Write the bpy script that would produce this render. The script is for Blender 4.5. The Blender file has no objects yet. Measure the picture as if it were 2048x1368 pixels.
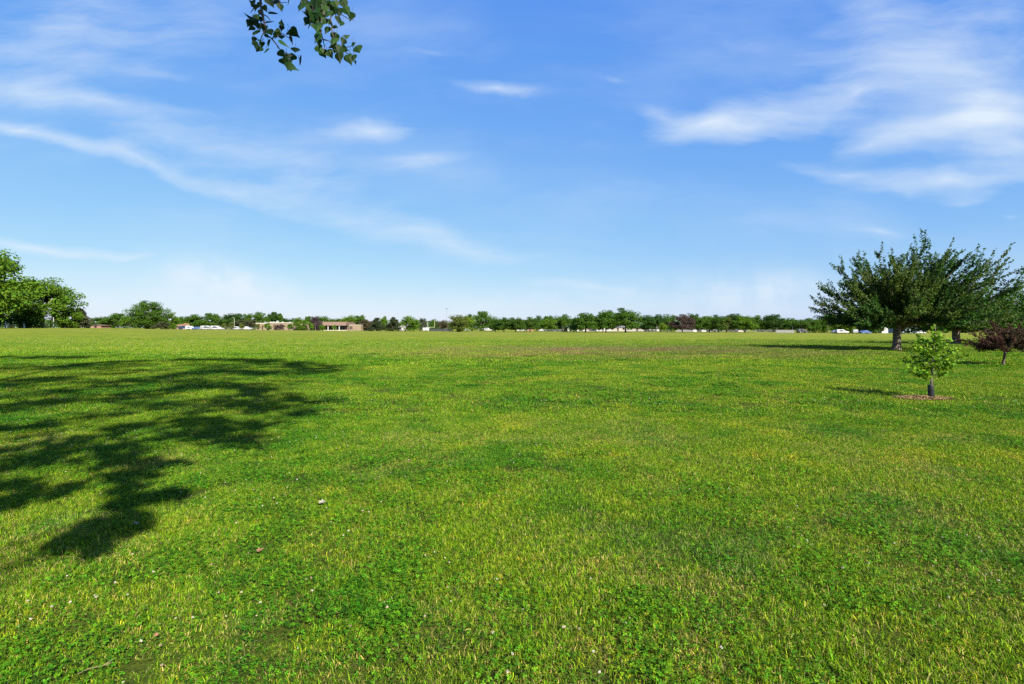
import bpy, math, random
import numpy as np
from mathutils import Vector, Matrix

random.seed(7)
RNG = np.random.default_rng(11)
SC = bpy.context.scene
COL = SC.collection

# ------------------------------------------------------------------ camera
EYE = 1.7
FOC = 1024.0            # focal length in pixels of the 2048 px wide photograph
HOR = 655.0             # row of the horizon
cam_d = bpy.data.cameras.new('camera')
cam_d.sensor_width = 36.0
cam_d.lens = 18.0
cam_d.shift_y = -(684.0 - HOR) / 2048.0
cam_d.clip_start = 0.05
cam_d.clip_end = 6000
cam = bpy.data.objects.new('camera', cam_d)
cam.location = (0, 0, EYE)
cam.rotation_euler = (math.radians(90), 0, 0)
COL.objects.link(cam)
SC.camera = cam

# ------------------------------------------------------------------ light direction
SUN_EL = math.radians(34)
SUN_H = Vector((0.50, -0.866, 0)).normalized()
TO_SUN = Vector((SUN_H.x * math.cos(SUN_EL), SUN_H.y * math.cos(SUN_EL), math.sin(SUN_EL)))

# ------------------------------------------------------------------ terrain
G_PX = np.array([-400, 0, 200, 400, 520, 640, 900, 1150, 1500, 1700, 2048, 2500], float)
G_Z = np.array([1.45, 1.45, 1.45, .6, .42, .25, -.25, -.5, -.55, -.85, -.85, -.85])


def terrain(x, y):
    x = np.asarray(x, float); y = np.asarray(y, float)
    t = np.clip((y - 40) / 150, 0, 1)
    s = t * t * (3 - 2 * t)
    px = 1024 + np.clip(x / np.maximum(y, 1.0), -1.6, 1.6) * 1024
    return s * np.interp(px, G_PX, G_Z)


def tz(x, y):
    return float(terrain(x, y))


def gx(px, D):
    return (px - 1024.0) / FOC * D


def gz(py, D):
    return EYE - (py - HOR) / FOC * D


def gnd(px, py):
    D = EYE * FOC / (py - HOR)
    return Vector((gx(px, D), D, 0))


# ------------------------------------------------------------------ numpy value noise (for where plants grow)
def _hash(ix, iy, seed):
    h = (ix.astype(np.int64) * 374761393 + iy.astype(np.int64) * 668265263 + seed * 2147483647) & 0xffffffff
    h = ((h ^ (h >> 13)) * 1274126177) & 0xffffffff
    return ((h ^ (h >> 16)) & 0xffff) / 65535.0


def vnoise(x, y, seed=0):
    ix = np.floor(x); iy = np.floor(y)
    fx = x - ix; fy = y - iy
    fx = fx * fx * (3 - 2 * fx); fy = fy * fy * (3 - 2 * fy)
    a = _hash(ix, iy, seed); b = _hash(ix + 1, iy, seed)
    c = _hash(ix, iy + 1, seed); d = _hash(ix + 1, iy + 1, seed)
    return (a * (1 - fx) + b * fx) * (1 - fy) + (c * (1 - fx) + d * fx) * fy


def fbm(x, y, seed=0, n=4):
    s = 0; a = .5; t = 0
    for i in range(n):
        s = s + a * vnoise(x * 2 ** i, y * 2 ** i, seed + i * 17)
        t += a; a *= .55
    return s / t


# ------------------------------------------------------------------ mesh helpers
class MB:
    """collects vertices, faces and a colour per vertex, and links them as one mesh object"""

    def __init__(self):
        self.v = []; self.f = []; self.c = []; self.n = 0

    def add(self, verts, faces, col=(1, 1, 1)):
        verts = np.asarray(verts, float).reshape(-1, 3)
        self.v.append(verts)
        col = np.asarray(col, float)
        if col.ndim == 1:
            col = np.tile(col[:3], (len(verts), 1))
        self.c.append(col[:, :3])
        if isinstance(faces, np.ndarray):
            self.f.extend((faces + self.n).tolist())
        else:
            self.f.extend([[i + self.n for i in q] for q in faces])
        self.n += len(verts)
        return self

    def box(self, x0, x1, y0, y1, z0, z1, col=(1, 1, 1)):
        v = [(x0, y0, z0), (x1, y0, z0), (x1, y1, z0), (x0, y1, z0), (x0, y0, z1), (x1, y0, z1), (x1, y1, z1), (x0, y1, z1)]
        return self.add(v, [(3, 2, 1, 0), (4, 5, 6, 7), (0, 1, 5, 4), (1, 2, 6, 5), (2, 3, 7, 6), (3, 0, 4, 7)], col)

    def tube(self, pts, rad, sides=6, col=(1, 1, 1), cap=True):
        pts = [Vector(p) for p in pts]
        n = len(pts)
        if not hasattr(rad, '__len__'):
            rad = [rad] * n
        V = []; F = []
        ref = Vector((0.31, 0.17, 0.93))
        for i, p in enumerate(pts):
            d = (pts[min(i + 1, n - 1)] - pts[max(i - 1, 0)])
            d = d.normalized() if d.length > 1e-9 else Vector((0, 0, 1))
            a = d.cross(ref)
            if a.length < .05:
                a = d.cross(Vector((1, 0, 0)))
            a.normalize(); b = d.cross(a)
            for k in range(sides):
                t = 2 * math.pi * k / sides
                V.append(p + (a * math.cos(t) + b * math.sin(t)) * rad[i])
        for i in range(n - 1):
            for k in range(sides):
                k2 = (k + 1) % sides
                F.append((i * sides + k, i * sides + k2, (i + 1) * sides + k2, (i + 1) * sides + k))
        if cap:
            F.append(tuple(range(sides))[::-1])
            F.append(tuple((n - 1) * sides + k for k in range(sides)))
        return self.add([tuple(p) for p in V], F, col)

    def mesh(self, name, m=None, smooth=False):
        me = bpy.data.meshes.new(name)
        V = np.concatenate(self.v) if self.v else np.zeros((0, 3))
        me.from_pydata(V.tolist(), [], self.f)
        C = np.ones((len(V), 4)); C[:, :3] = np.concatenate(self.c)
        at = me.color_attributes.new('col', 'FLOAT_COLOR', 'POINT')
        at.data.foreach_set('color', C.ravel().astype(np.float32))
        if m:
            me.materials.append(m)
        if smooth:
            me.polygons.foreach_set('use_smooth', [True] * len(me.polygons))
        me.update()
        return me

    def obj(self, name, m, parent=None, smooth=False):
        return link(name, self.mesh(name, m, smooth), parent)


def link(name, me, parent=None):
    o = bpy.data.objects.new(name, me)
    COL.objects.link(o)
    if parent:
        o.parent = parent
    return o


def tag(o, label, cat, group=None, kind=None):
    o['label'] = label
    o['category'] = cat
    if group: o['group'] = group
    if kind: o['kind'] = kind
    return o


def thing(name, label, cat, loc=(0, 0, 0), rz=0.0, group=None, scale=None):
    o = bpy.data.objects.new(name, None)
    COL.objects.link(o)
    o.empty_display_size = .2
    o.location = loc
    o.rotation_euler = (0, 0, rz)
    if scale: o.scale = scale
    return tag(o, label, cat, group)


def dup(root, loc, rz, label=None, group=None, scale=None):
    """copy of a thing with copies of its parts and sub-parts"""
    def cp(o, parent):
        c = o.copy(); COL.objects.link(c); c.parent = parent
        for ch in o.children: cp(ch, c)
        return c
    kids = list(root.children)
    r = root.copy(); COL.objects.link(r)
    r.location = loc; r.rotation_euler = (0, 0, rz)
    if scale: r.scale = scale
    if label: r['label'] = label
    if group: r['group'] = group
    for k in kids: cp(k, r)
    return r


def unit(v):
    return v / np.maximum(np.linalg.norm(v, axis=1, keepdims=True), 1e-9)


def leaf_quads(mb, C, size, rng, cols, up=0.0, outward=None, aspect=.62, fold=.1, tdir=None):
    """many folded leaf shapes, one per row of C"""
    n = len(C)
    N = unit(rng.normal(size=(n, 3)))
    N[:, 2] += up
    if outward is not None:
        N = N + outward
    N = unit(N)
    T = rng.normal(size=(n, 3)) if tdir is None else tdir + rng.normal(size=(n, 3)) * .6
    T = unit(T - N * np.sum(T * N, axis=1, keepdims=True))
    B = np.cross(N, T)
    s = (np.ones(n) * size if np.isscalar(size) else size)[:, None]
    base = C - T * s * .5
    tip = C + T * s * .5
    mid = C - T * s * .08 + N * s * fold
    l = mid + B * s * aspect * .5
    r = mid - B * s * aspect * .5
    V = np.stack([base, l, tip, r], axis=1).reshape(-1, 3)
    F = (np.arange(n)[:, None] * 4 + np.array([0, 1, 2, 3])[None]).astype(int)
    mb.add(V, F, np.repeat(cols, 4, axis=0))


def jitter_cols(n, rng, base, amt=.25, hue=.12):
    b = np.asarray(base, float)[None]
    k = 1 + (rng.random((n, 1)) * 2 - 1) * amt
    h = (rng.random((n, 1)) * 2 - 1) * hue
    c = b * k
    c[:, 0] *= (1 + 1.6 * h[:, 0])
    c[:, 2] *= (1 - h[:, 0])
    return np.clip(c, 0, 1)


# ------------------------------------------------------------------ node helpers and materials
class NT:
    def __init__(self, tree):
        self.t = tree

    def n(self, typ, **kw):
        o = self.t.nodes.new(typ)
        for k, v in kw.items():
            setattr(o, k, v)
        return o

    def l(self, a, b):
        self.t.links.new(a, b)

    def val(self, sock, v):
        if hasattr(v, 'is_linked') or isinstance(v, bpy.types.NodeSocket):
            self.l(v, sock)
        else:
            sock.default_value = v

    def math(self, op, a, b=None, c=None, clamp=False):
        m = self.n('ShaderNodeMath', operation=op, use_clamp=clamp)
        self.val(m.inputs[0], a)
        if b is not None: self.val(m.inputs[1], b)
        if c is not None: self.val(m.inputs[2], c)
        return m.outputs[0]

    def mix(self, f, a, b, mode='MIX'):
        m = self.n('ShaderNodeMix', data_type='RGBA', blend_type=mode)
        self.val(m.inputs[0], f)
        self.val(m.inputs[6], a if not isinstance(a, tuple) else (*a, 1)[:4])
        self.val(m.inputs[7], b if not isinstance(b, tuple) else (*b, 1)[:4])
        return m.outputs[2]

    def ramp(self, f, lo, hi):
        m = self.n('ShaderNodeMapRange', interpolation_type='SMOOTHSTEP')
        self.val(m.inputs[0], f)
        m.inputs[1].default_value = lo; m.inputs[2].default_value = hi
        return m.outputs[0]

    def noise(self, vec, scale, detail=3, rough=.55, dim='3D'):
        m = self.n('ShaderNodeTexNoise', noise_dimensions=dim)
        if vec is not None: self.l(vec, m.inputs['Vector'])
        m.inputs['Scale'].default_value = scale
        m.inputs['Detail'].default_value = detail
        m.inputs['Roughness'].default_value = rough
        return m.outputs['Fac']


def newmat(name):
    m = bpy.data.materials.new(name)
    m.use_nodes = True
    m.node_tree.nodes.clear()
    t = NT(m.node_tree)
    out = t.n('ShaderNodeOutputMaterial')
    return m, t, out


def plain(name, col, rough=.8, metal=0.0, var=.12, scale=2.0, spec=.3):
    m, t, out = newmat(name)
    p = t.n('ShaderNodeBsdfPrincipled')
    g = t.n('ShaderNodeNewGeometry')
    f = t.noise(g.outputs['Position'], scale, 4)
    a = tuple(c * (1 - var) for c in col); b = tuple(min(1, c * (1 + var)) for c in col)
    c = t.mix(t.ramp(f, .3, .7), a, b)
    t.l(c, p.inputs['Base Color'])
    p.inputs['Roughness'].default_value = rough
    p.inputs['Metallic'].default_value = metal
    p.inputs['Specular IOR Level'].default_value = spec
    t.l(p.outputs[0], out.inputs[0])
    return m


def leafmat(name, tint=(1, 1, 1), trans=.3, rough=.55, spec=.11):
    """foliage: the leaf's own colour is in the attribute 'col'"""
    m, t, out = newmat(name)
    a = t.n('ShaderNodeAttribute', attribute_name='col')
    c = t.mix(1.0, a.outputs['Color'], tint, 'MULTIPLY')
    p = t.n('ShaderNodeBsdfPrincipled')
    t.l(c, p.inputs['Base Color'])
    p.inputs['Roughness'].default_value = rough
    p.inputs['Specular IOR Level'].default_value = spec
    tr = t.n('ShaderNodeBsdfTranslucent')
    c2 = t.mix(1.0, c, (1.25, 1.2, .55), 'MULTIPLY')
    t.l(c2, tr.inputs[0])
    mx = t.n('ShaderNodeMixShader')
    mx.inputs[0].default_value = trans
    t.l(p.outputs[0], mx.inputs[1]); t.l(tr.outputs[0], mx.inputs[2])
    t.l(mx.outputs[0], out.inputs[0])
    return m


def barkmat(name, c1, c2):
    m, t, out = newmat(name)
    tc = t.n('ShaderNodeTexCoord')
    mp = t.n('ShaderNodeMapping')
    mp.inputs['Scale'].default_value = (1, 1, .18)
    t.l(tc.outputs['Object'], mp.inputs[0])
    f = t.noise(mp.outputs[0], 22, 5, .65)
    c = t.mix(t.ramp(f, .35, .65), c1, c2)
    p = t.n('ShaderNodeBsdfPrincipled')
    t.l(c, p.inputs['Base Color'])
    p.inputs['Roughness'].default_value = .9
    b = t.n('ShaderNodeBump')
    b.inputs['Strength'].default_value = .7
    b.inputs['Distance'].default_value = .03
    t.l(f, b.inputs['Height']); t.l(b.outputs[0], p.inputs['Normal'])
    t.l(p.outputs[0], out.inputs[0])
    return m


def turf_factors(t):
    """patchiness of the lawn by world position: dry, clover, brown, broad variation"""
    g = t.n('ShaderNodeNewGeometry')
    pos = g.outputs['Position']
    sep = t.n('ShaderNodeSeparateXYZ'); t.l(pos, sep.inputs[0])
    cb = t.n('ShaderNodeCombineXYZ'); t.l(sep.outputs[0], cb.inputs[0]); t.l(sep.outputs[1], cb.inputs[1])
    v = cb.outputs[0]

    def off(x, y, sx=1, sy=1):
        mp = t.n('ShaderNodeMapping')
        mp.inputs['Location'].default_value = (x, y, 0)
        mp.inputs['Scale'].default_value = (sx, sy, 1)
        t.l(v, mp.inputs[0])
        return mp.outputs[0]
    dry = t.ramp(t.noise(off(3, 9), .8, 5, .62), .51, .68)
    clo = t.ramp(t.noise(off(17, 31), .55, 6, .66), .50, .61)
    big = t.noise(off(70, 5, .6, 1), .07, 4, .55)
    # worn brown band across the middle of the field
    mp = t.n('ShaderNodeMapping', vector_type='TEXTURE')
    mp.inputs['Location'].default_value = (7.5, 37.5, 0)
    mp.inputs['Scale'].default_value = (27, 15.0, 1)
    mp.inputs['Rotation'].default_value = (0, 0, .06)
    t.l(v, mp.inputs[0])
    gr = t.n('ShaderNodeTexGradient', gradient_type='SPHERICAL'); t.l(mp.outputs[0], gr.inputs[0])
    bn = t.noise(off(5, 50, .5, 1), .35, 5, .6)
    bro = t.math('MULTIPLY', t.ramp(gr.outputs[1], .0, .85), t.ramp(bn, .33, .66))
    return v, dry, clo, big, bro, sep


M = {}


def grass_mat(name, gain=1.0):
    m, t, out = newmat(name)
    v, dry, clo, big, bro, sep = turf_factors(t)
    a = t.n('ShaderNodeAttribute', attribute_name='col')
    c = a.outputs['Color']
    c = t.mix(t.math('MULTIPLY', dry, .75), c, t.mix(1, c, (1.65, 1.22, 1.3), 'MULTIPLY'))
    c = t.mix(t.math('MULTIPLY', clo, .8), c, t.mix(1, c, (.50, .76, .75), 'MULTIPLY'))
    c = t.mix(t.math('MULTIPLY', bro, .92), c, (.190, .120, .056))
    # the outer field is drier and more olive
    c = t.mix(t.math('MULTIPLY', t.ramp(sep.outputs[1], 14, 62), .85), c, t.mix(1, c, (1.13, .93, 2.3), 'MULTIPLY'))
    bb = t.ramp(big, .35, .65)
    c = t.mix(bb, t.mix(1, c, (.86 * gain, .92 * gain, .85 * gain), 'MULTIPLY'), t.mix(1, c, (1.16 * gain, 1.07 * gain, 1.05 * gain), 'MULTIPLY'))
    p = t.n('ShaderNodeBsdfPrincipled')
    # random light and dark mottling in the colour, a few centimetres across, for contrast
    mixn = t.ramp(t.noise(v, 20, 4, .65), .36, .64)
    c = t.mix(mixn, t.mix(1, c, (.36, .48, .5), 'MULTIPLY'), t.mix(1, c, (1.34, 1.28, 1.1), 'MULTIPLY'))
    p.inputs['Roughness'].default_value = .6
    p.inputs['Specular IOR Level'].default_value = .06
    t.l(c, p.inputs['Base Color'])
    tr = t.n('ShaderNodeBsdfTranslucent')
    t.l(t.mix(1, c, (1.2, 1.15, .6), 'MULTIPLY'), tr.inputs[0])
    mx = t.n('ShaderNodeMixShader'); mx.inputs[0].default_value = .16
    t.l(p.outputs[0], mx.inputs[1]); t.l(tr.outputs[0], mx.inputs[2])
    t.l(mx.outputs[0], out.inputs[0])
    return m


def ground_mat():
    m, t, out = newmat('turf_ground')
    v, dry, clo, big, bro, sep = turf_factors(t)
    lush = (.106, .166, .007); yel = (.190, .212, .016); dark = (.044, .105, .007); straw = (.235, .21, .058)
    # longer, streaky variation that reads in the distance
    mp = t.n('ShaderNodeMapping'); mp.inputs['Scale'].default_value = (.35, 1, 1); t.l(v, mp.inputs[0])
    st = t.noise(mp.outputs[0], .22, 6, .68)
    fine = t.noise(v, 14, 4, .7)
    fine2 = t.noise(v, 2.6, 5, .7)
    c = t.mix(t.ramp(st, .38, .62), lush, yel)
    c = t.mix(t.math('MULTIPLY', clo, .75), c, dark)
    c = t.mix(t.math('MULTIPLY', dry, .5), c, straw)
    far = t.ramp(sep.outputs[1], 50, 190)
    c = t.mix(t.math('MULTIPLY', far, .55), c, t.mix(t.ramp(st, .4, .6), (.150, .170, .022), (.215, .198, .050)))
    c = t.mix(t.math('MULTIPLY', bro, .8), c, (.205, .135, .06))
    c = t.mix(t.ramp(fine2, .3, .7), t.mix(1, c, (.72, .78, .7), 'MULTIPLY'), t.mix(1, c, (1.2, 1.14, 1.1), 'MULTIPLY'))
    c = t.mix(t.ramp(fine, .3, .7), t.mix(1, c, (.62, .68, .6), 'MULTIPLY'), t.mix(1, c, (1.25, 1.2, 1.1), 'MULTIPLY'))
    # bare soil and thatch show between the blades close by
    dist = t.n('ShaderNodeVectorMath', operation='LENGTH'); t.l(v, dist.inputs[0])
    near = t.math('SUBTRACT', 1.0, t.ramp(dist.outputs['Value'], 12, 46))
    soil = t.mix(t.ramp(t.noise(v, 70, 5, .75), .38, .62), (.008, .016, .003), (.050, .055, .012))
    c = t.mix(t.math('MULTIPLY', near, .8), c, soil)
    p = t.n('ShaderNodeBsdfPrincipled')
    t.l(c, p.inputs['Base Color'])
    p.inputs['Roughness'].default_value = .95
    p.inputs['Specular IOR Level'].default_value = .05
    b = t.n('ShaderNodeBump'); b.inputs['Strength'].default_value = .6; b.inputs['Distance'].default_value = .06
    t.l(t.math('ADD', fine, fine2), b.inputs['Height']); t.l(b.outputs[0], p.inputs['Normal'])
    t.l(p.outputs[0], out.inputs[0])
    return m


# ------------------------------------------------------------------ ground sheet
def build_ground():
    rad = [0, .8, 1.6, 2.5, 4, 6, 9, 13, 18, 25, 33, 40, 50, 60, 72, 86, 100, 115, 130, 145, 160, 175, 190, 205, 220, 240, 260, 285, 310, 350, 420, 520, 700, 1000, 1600, 2600, 4500]
    A = 180
    V = [(0, 0, 0)]; F = []
    for r in rad[1:]:
        a = np.arange(A) * 2 * math.pi / A
        x = r * np.cos(a); y = r * np.sin(a)
        z = terrain(x, y)
        V.extend(np.stack([x, y, z], 1).tolist())
    for k in range(A):
        F.append((0, 1 + k, 1 + (k + 1) % A))
    for i in range(len(rad) - 2):
        for k in range(A):
            a = 1 + i * A + k; b = 1 + i * A + (k + 1) % A
            F.append((a, a + A, b + A, b))
    o = MB().add(V, F).obj('ground', ground_mat(), smooth=True)
    o['kind'] = 'structure'
    return o


build_ground()


# ------------------------------------------------------------------ grass, clover
def blades(n, R, lmin, lmax, wid, rng, flat=0.0, cols=None, lean=(.15, 1.0)):
    r = R * np.sqrt(rng.random(n)); a = rng.random(n) * 2 * math.pi
    P = np.stack([r * np.cos(a), r * np.sin(a), np.full(n, -.004)], 1)
    L = lmin + (lmax - lmin) * rng.random(n) ** 1.3
    th = lean[0] + (lean[1] - lean[0]) * rng.random(n)          # lean from the vertical
    th = np.where(rng.random(n) < flat, 1.35, th)
    ph = rng.random(n) * 2 * math.pi
    d = np.stack([np.cos(ph), np.sin(ph), np.zeros(n)], 1)
    z = np.array([[0, 0, 1.]])
    d1 = d * np.sin(th * .6)[:, None] + z * np.cos(th * .6)[:, None]
    d2 = d * np.sin(np.minimum(th * 1.5, 1.75))[:, None] + z * np.cos(np.minimum(th * 1.5, 1.75))[:, None]
    mid = P + d1 * (L * .5)[:, None]
    tip = mid + d2 * (L * .5)[:, None]
    tw = ph + math.pi / 2 + rng.normal(size=n) * .7
    s = np.stack([np.cos(tw), np.sin(tw), rng.normal(size=n) * .25], 1)
    w = (wid * (.6 + .8 * rng.random(n)))[:, None]
    V = np.stack([P - s * w * .5, P + s * w * .5, mid + s * w * .42, mid - s * w * .42, tip], 1).reshape(-1, 3)
    lo = np.tile(np.array([-.006, -.006, .003, .003, .002]), n) + np.repeat(.010 * rng.random(n), 5) * np.tile(np.array([0, 0, 1., 1., 1.]), n)
    V[:, 2] = np.maximum(V[:, 2], lo)      # stems lying on the ground stay on top of it
    k = np.arange(n)[:, None] * 5
    F = np.concatenate([k + np.array([0, 1, 2]), k + np.array([0, 2, 3]), k + np.array([3, 2, 4])]).astype(int)
    return V, F, np.repeat(cols, 5, axis=0)


def blade_cols(n, rng, straw=.12, yel=.26):
    c = jitter_cols(n, rng, (.110, .214, .007), .48, .22)
    y = rng.random(n)
    c = np.where((y < yel)[:, None], jitter_cols(n, rng, (.200, .268, .014), .34, .12), c)
    c = np.where((y < straw)[:, None], jitter_cols(n, rng, (.30, .255, .085), .28, .08), c)
    return c


def clover_clump(rng, n, R, s0, hmax):
    mb = MB()
    r = R * np.sqrt(rng.random(n)); a = rng.random(n) * 2 * math.pi
    hz = (.018 + (hmax - .018) * rng.random(n))
    C = np.stack([r * np.cos(a), r * np.sin(a), hz], 1)
    V = []; F = []; CC = []
    cols = jitter_cols(n, rng, (.058, .165, .007), .40, .18)
    for i in range(n):
        nz = Vector((rng.normal() * .35, rng.normal() * .35, 1)).normalized()
        t0 = rng.random() * 6.28
        s = s0 * (.7 + .6 * rng.random())
        ax = nz.orthogonal().normalized(); ay = nz.cross(ax)
        for j in range(3):
            ang = t0 + j * 2.094
            u = ax * math.cos(ang) + ay * math.sin(ang); w = nz.cross(u)
            c0 = Vector(C[i])
            b = len(V)
            for (p, q, h) in ((0, 0, 0), (.55, .42, .05), (.98, .28, .02), (.92, 0, -.06), (.98, -.28, .02), (.55, -.42, .05)):
                V.append(tuple(c0 + u * (p * s) + w * (q * s) + nz * (h * s)))
                CC.append(cols[i])
            F.append((b, b + 1, b + 2, b + 3)); F.append((b, b + 3, b + 4, b + 5))
    mb.add(V, F, np.array(CC))
    return mb


def scatter(name, pts, rot, sc, vi, protos):
    """one 'stuff' object: plants on the points of its mesh, by geometry nodes"""
    me = bpy.data.meshes.new(name)
    me.from_pydata(np.asarray(pts).tolist(), [], [])
    for nm, typ, arr in (('rot', 'FLOAT_VECTOR', rot), ('sc', 'FLOAT', sc), ('vi', 'INT', vi)):
        at = me.attributes.new(nm, typ, 'POINT')
        at.data.foreach_set('vector' if typ == 'FLOAT_VECTOR' else 'value', np.asarray(arr).ravel().astype(np.int32 if typ == 'INT' else np.float32))
    o = link(name, me)
    ng = bpy.data.node_groups.new(name + '_scatter', 'GeometryNodeTree')
    ng.interface.new_socket('Geometry', in_out='INPUT', socket_type='NodeSocketGeometry')
    ng.interface.new_socket('Geometry', in_out='OUTPUT', socket_type='NodeSocketGeometry')
    N = ng.nodes; L = ng.links
    gi = N.new('NodeGroupInput'); go = N.new('NodeGroupOutput')
    join = N.new('GeometryNodeJoinGeometry')
    for p in reversed(protos):      # the last link comes first in the join
        oi = N.new('GeometryNodeObjectInfo')
        oi.inputs['Object'].default_value = p
        oi.inputs['As Instance'].default_value = True
        L.new(oi.outputs['Geometry'], join.inputs[0])
    ip = N.new('GeometryNodeInstanceOnPoints')
    ip.inputs['Pick Instance'].default_value = True

    def attr(nm, typ):
        a = N.new('GeometryNodeInputNamedAttribute'); a.data_type = typ
        a.inputs['Name'].default_value = nm
        return [s for s in a.outputs if s.enabled and s.name == 'Attribute'][0]
    L.new(gi.outputs[0], ip.inputs['Points'])
    L.new(join.outputs[0], ip.inputs['Instance'])
    L.new(attr('vi', 'INT'), ip.inputs['Instance Index'])
    e2r = N.new('FunctionNodeEulerToRotation')
    L.new(attr('rot', 'FLOAT_VECTOR'), e2r.inputs[0])
    L.new(e2r.outputs[0], ip.inputs['Rotation'])
    L.new(attr('sc', 'FLOAT'), ip.inputs['Scale'])
    L.new(ip.outputs[0], go.inputs[0])
    md = o.modifiers.new('scatter', 'NODES')
    md.node_group = ng
    return o


def wedge(y0, y1, dens, rng, margin=1.3):
    area = 1.08 * (y1 * y1 - y0 * y0) + 2 * margin * (y1 - y0)
    n = int(area * dens)
    y = np.sqrt(y0 * y0 + rng.random(n) * (y1 * y1 - y0 * y0))
    x = (rng.random(n) * 2 - 1) * (1.08 * y + margin)
    return x, y


def proto(mb, m):
    me = mb.mesh('turf_clump', m)
    return bpy.data.objects.new('turf_clump', me)      # never linked: only the scatter uses it


def clover_mask(x, y):
    return fbm(x * .42 + 13.7, y * .42 + 4.2, 5)


def dry_mask(x, y):
    return fbm(x * .75 + 91.3, y * .75 + 44.2, 29)


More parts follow.
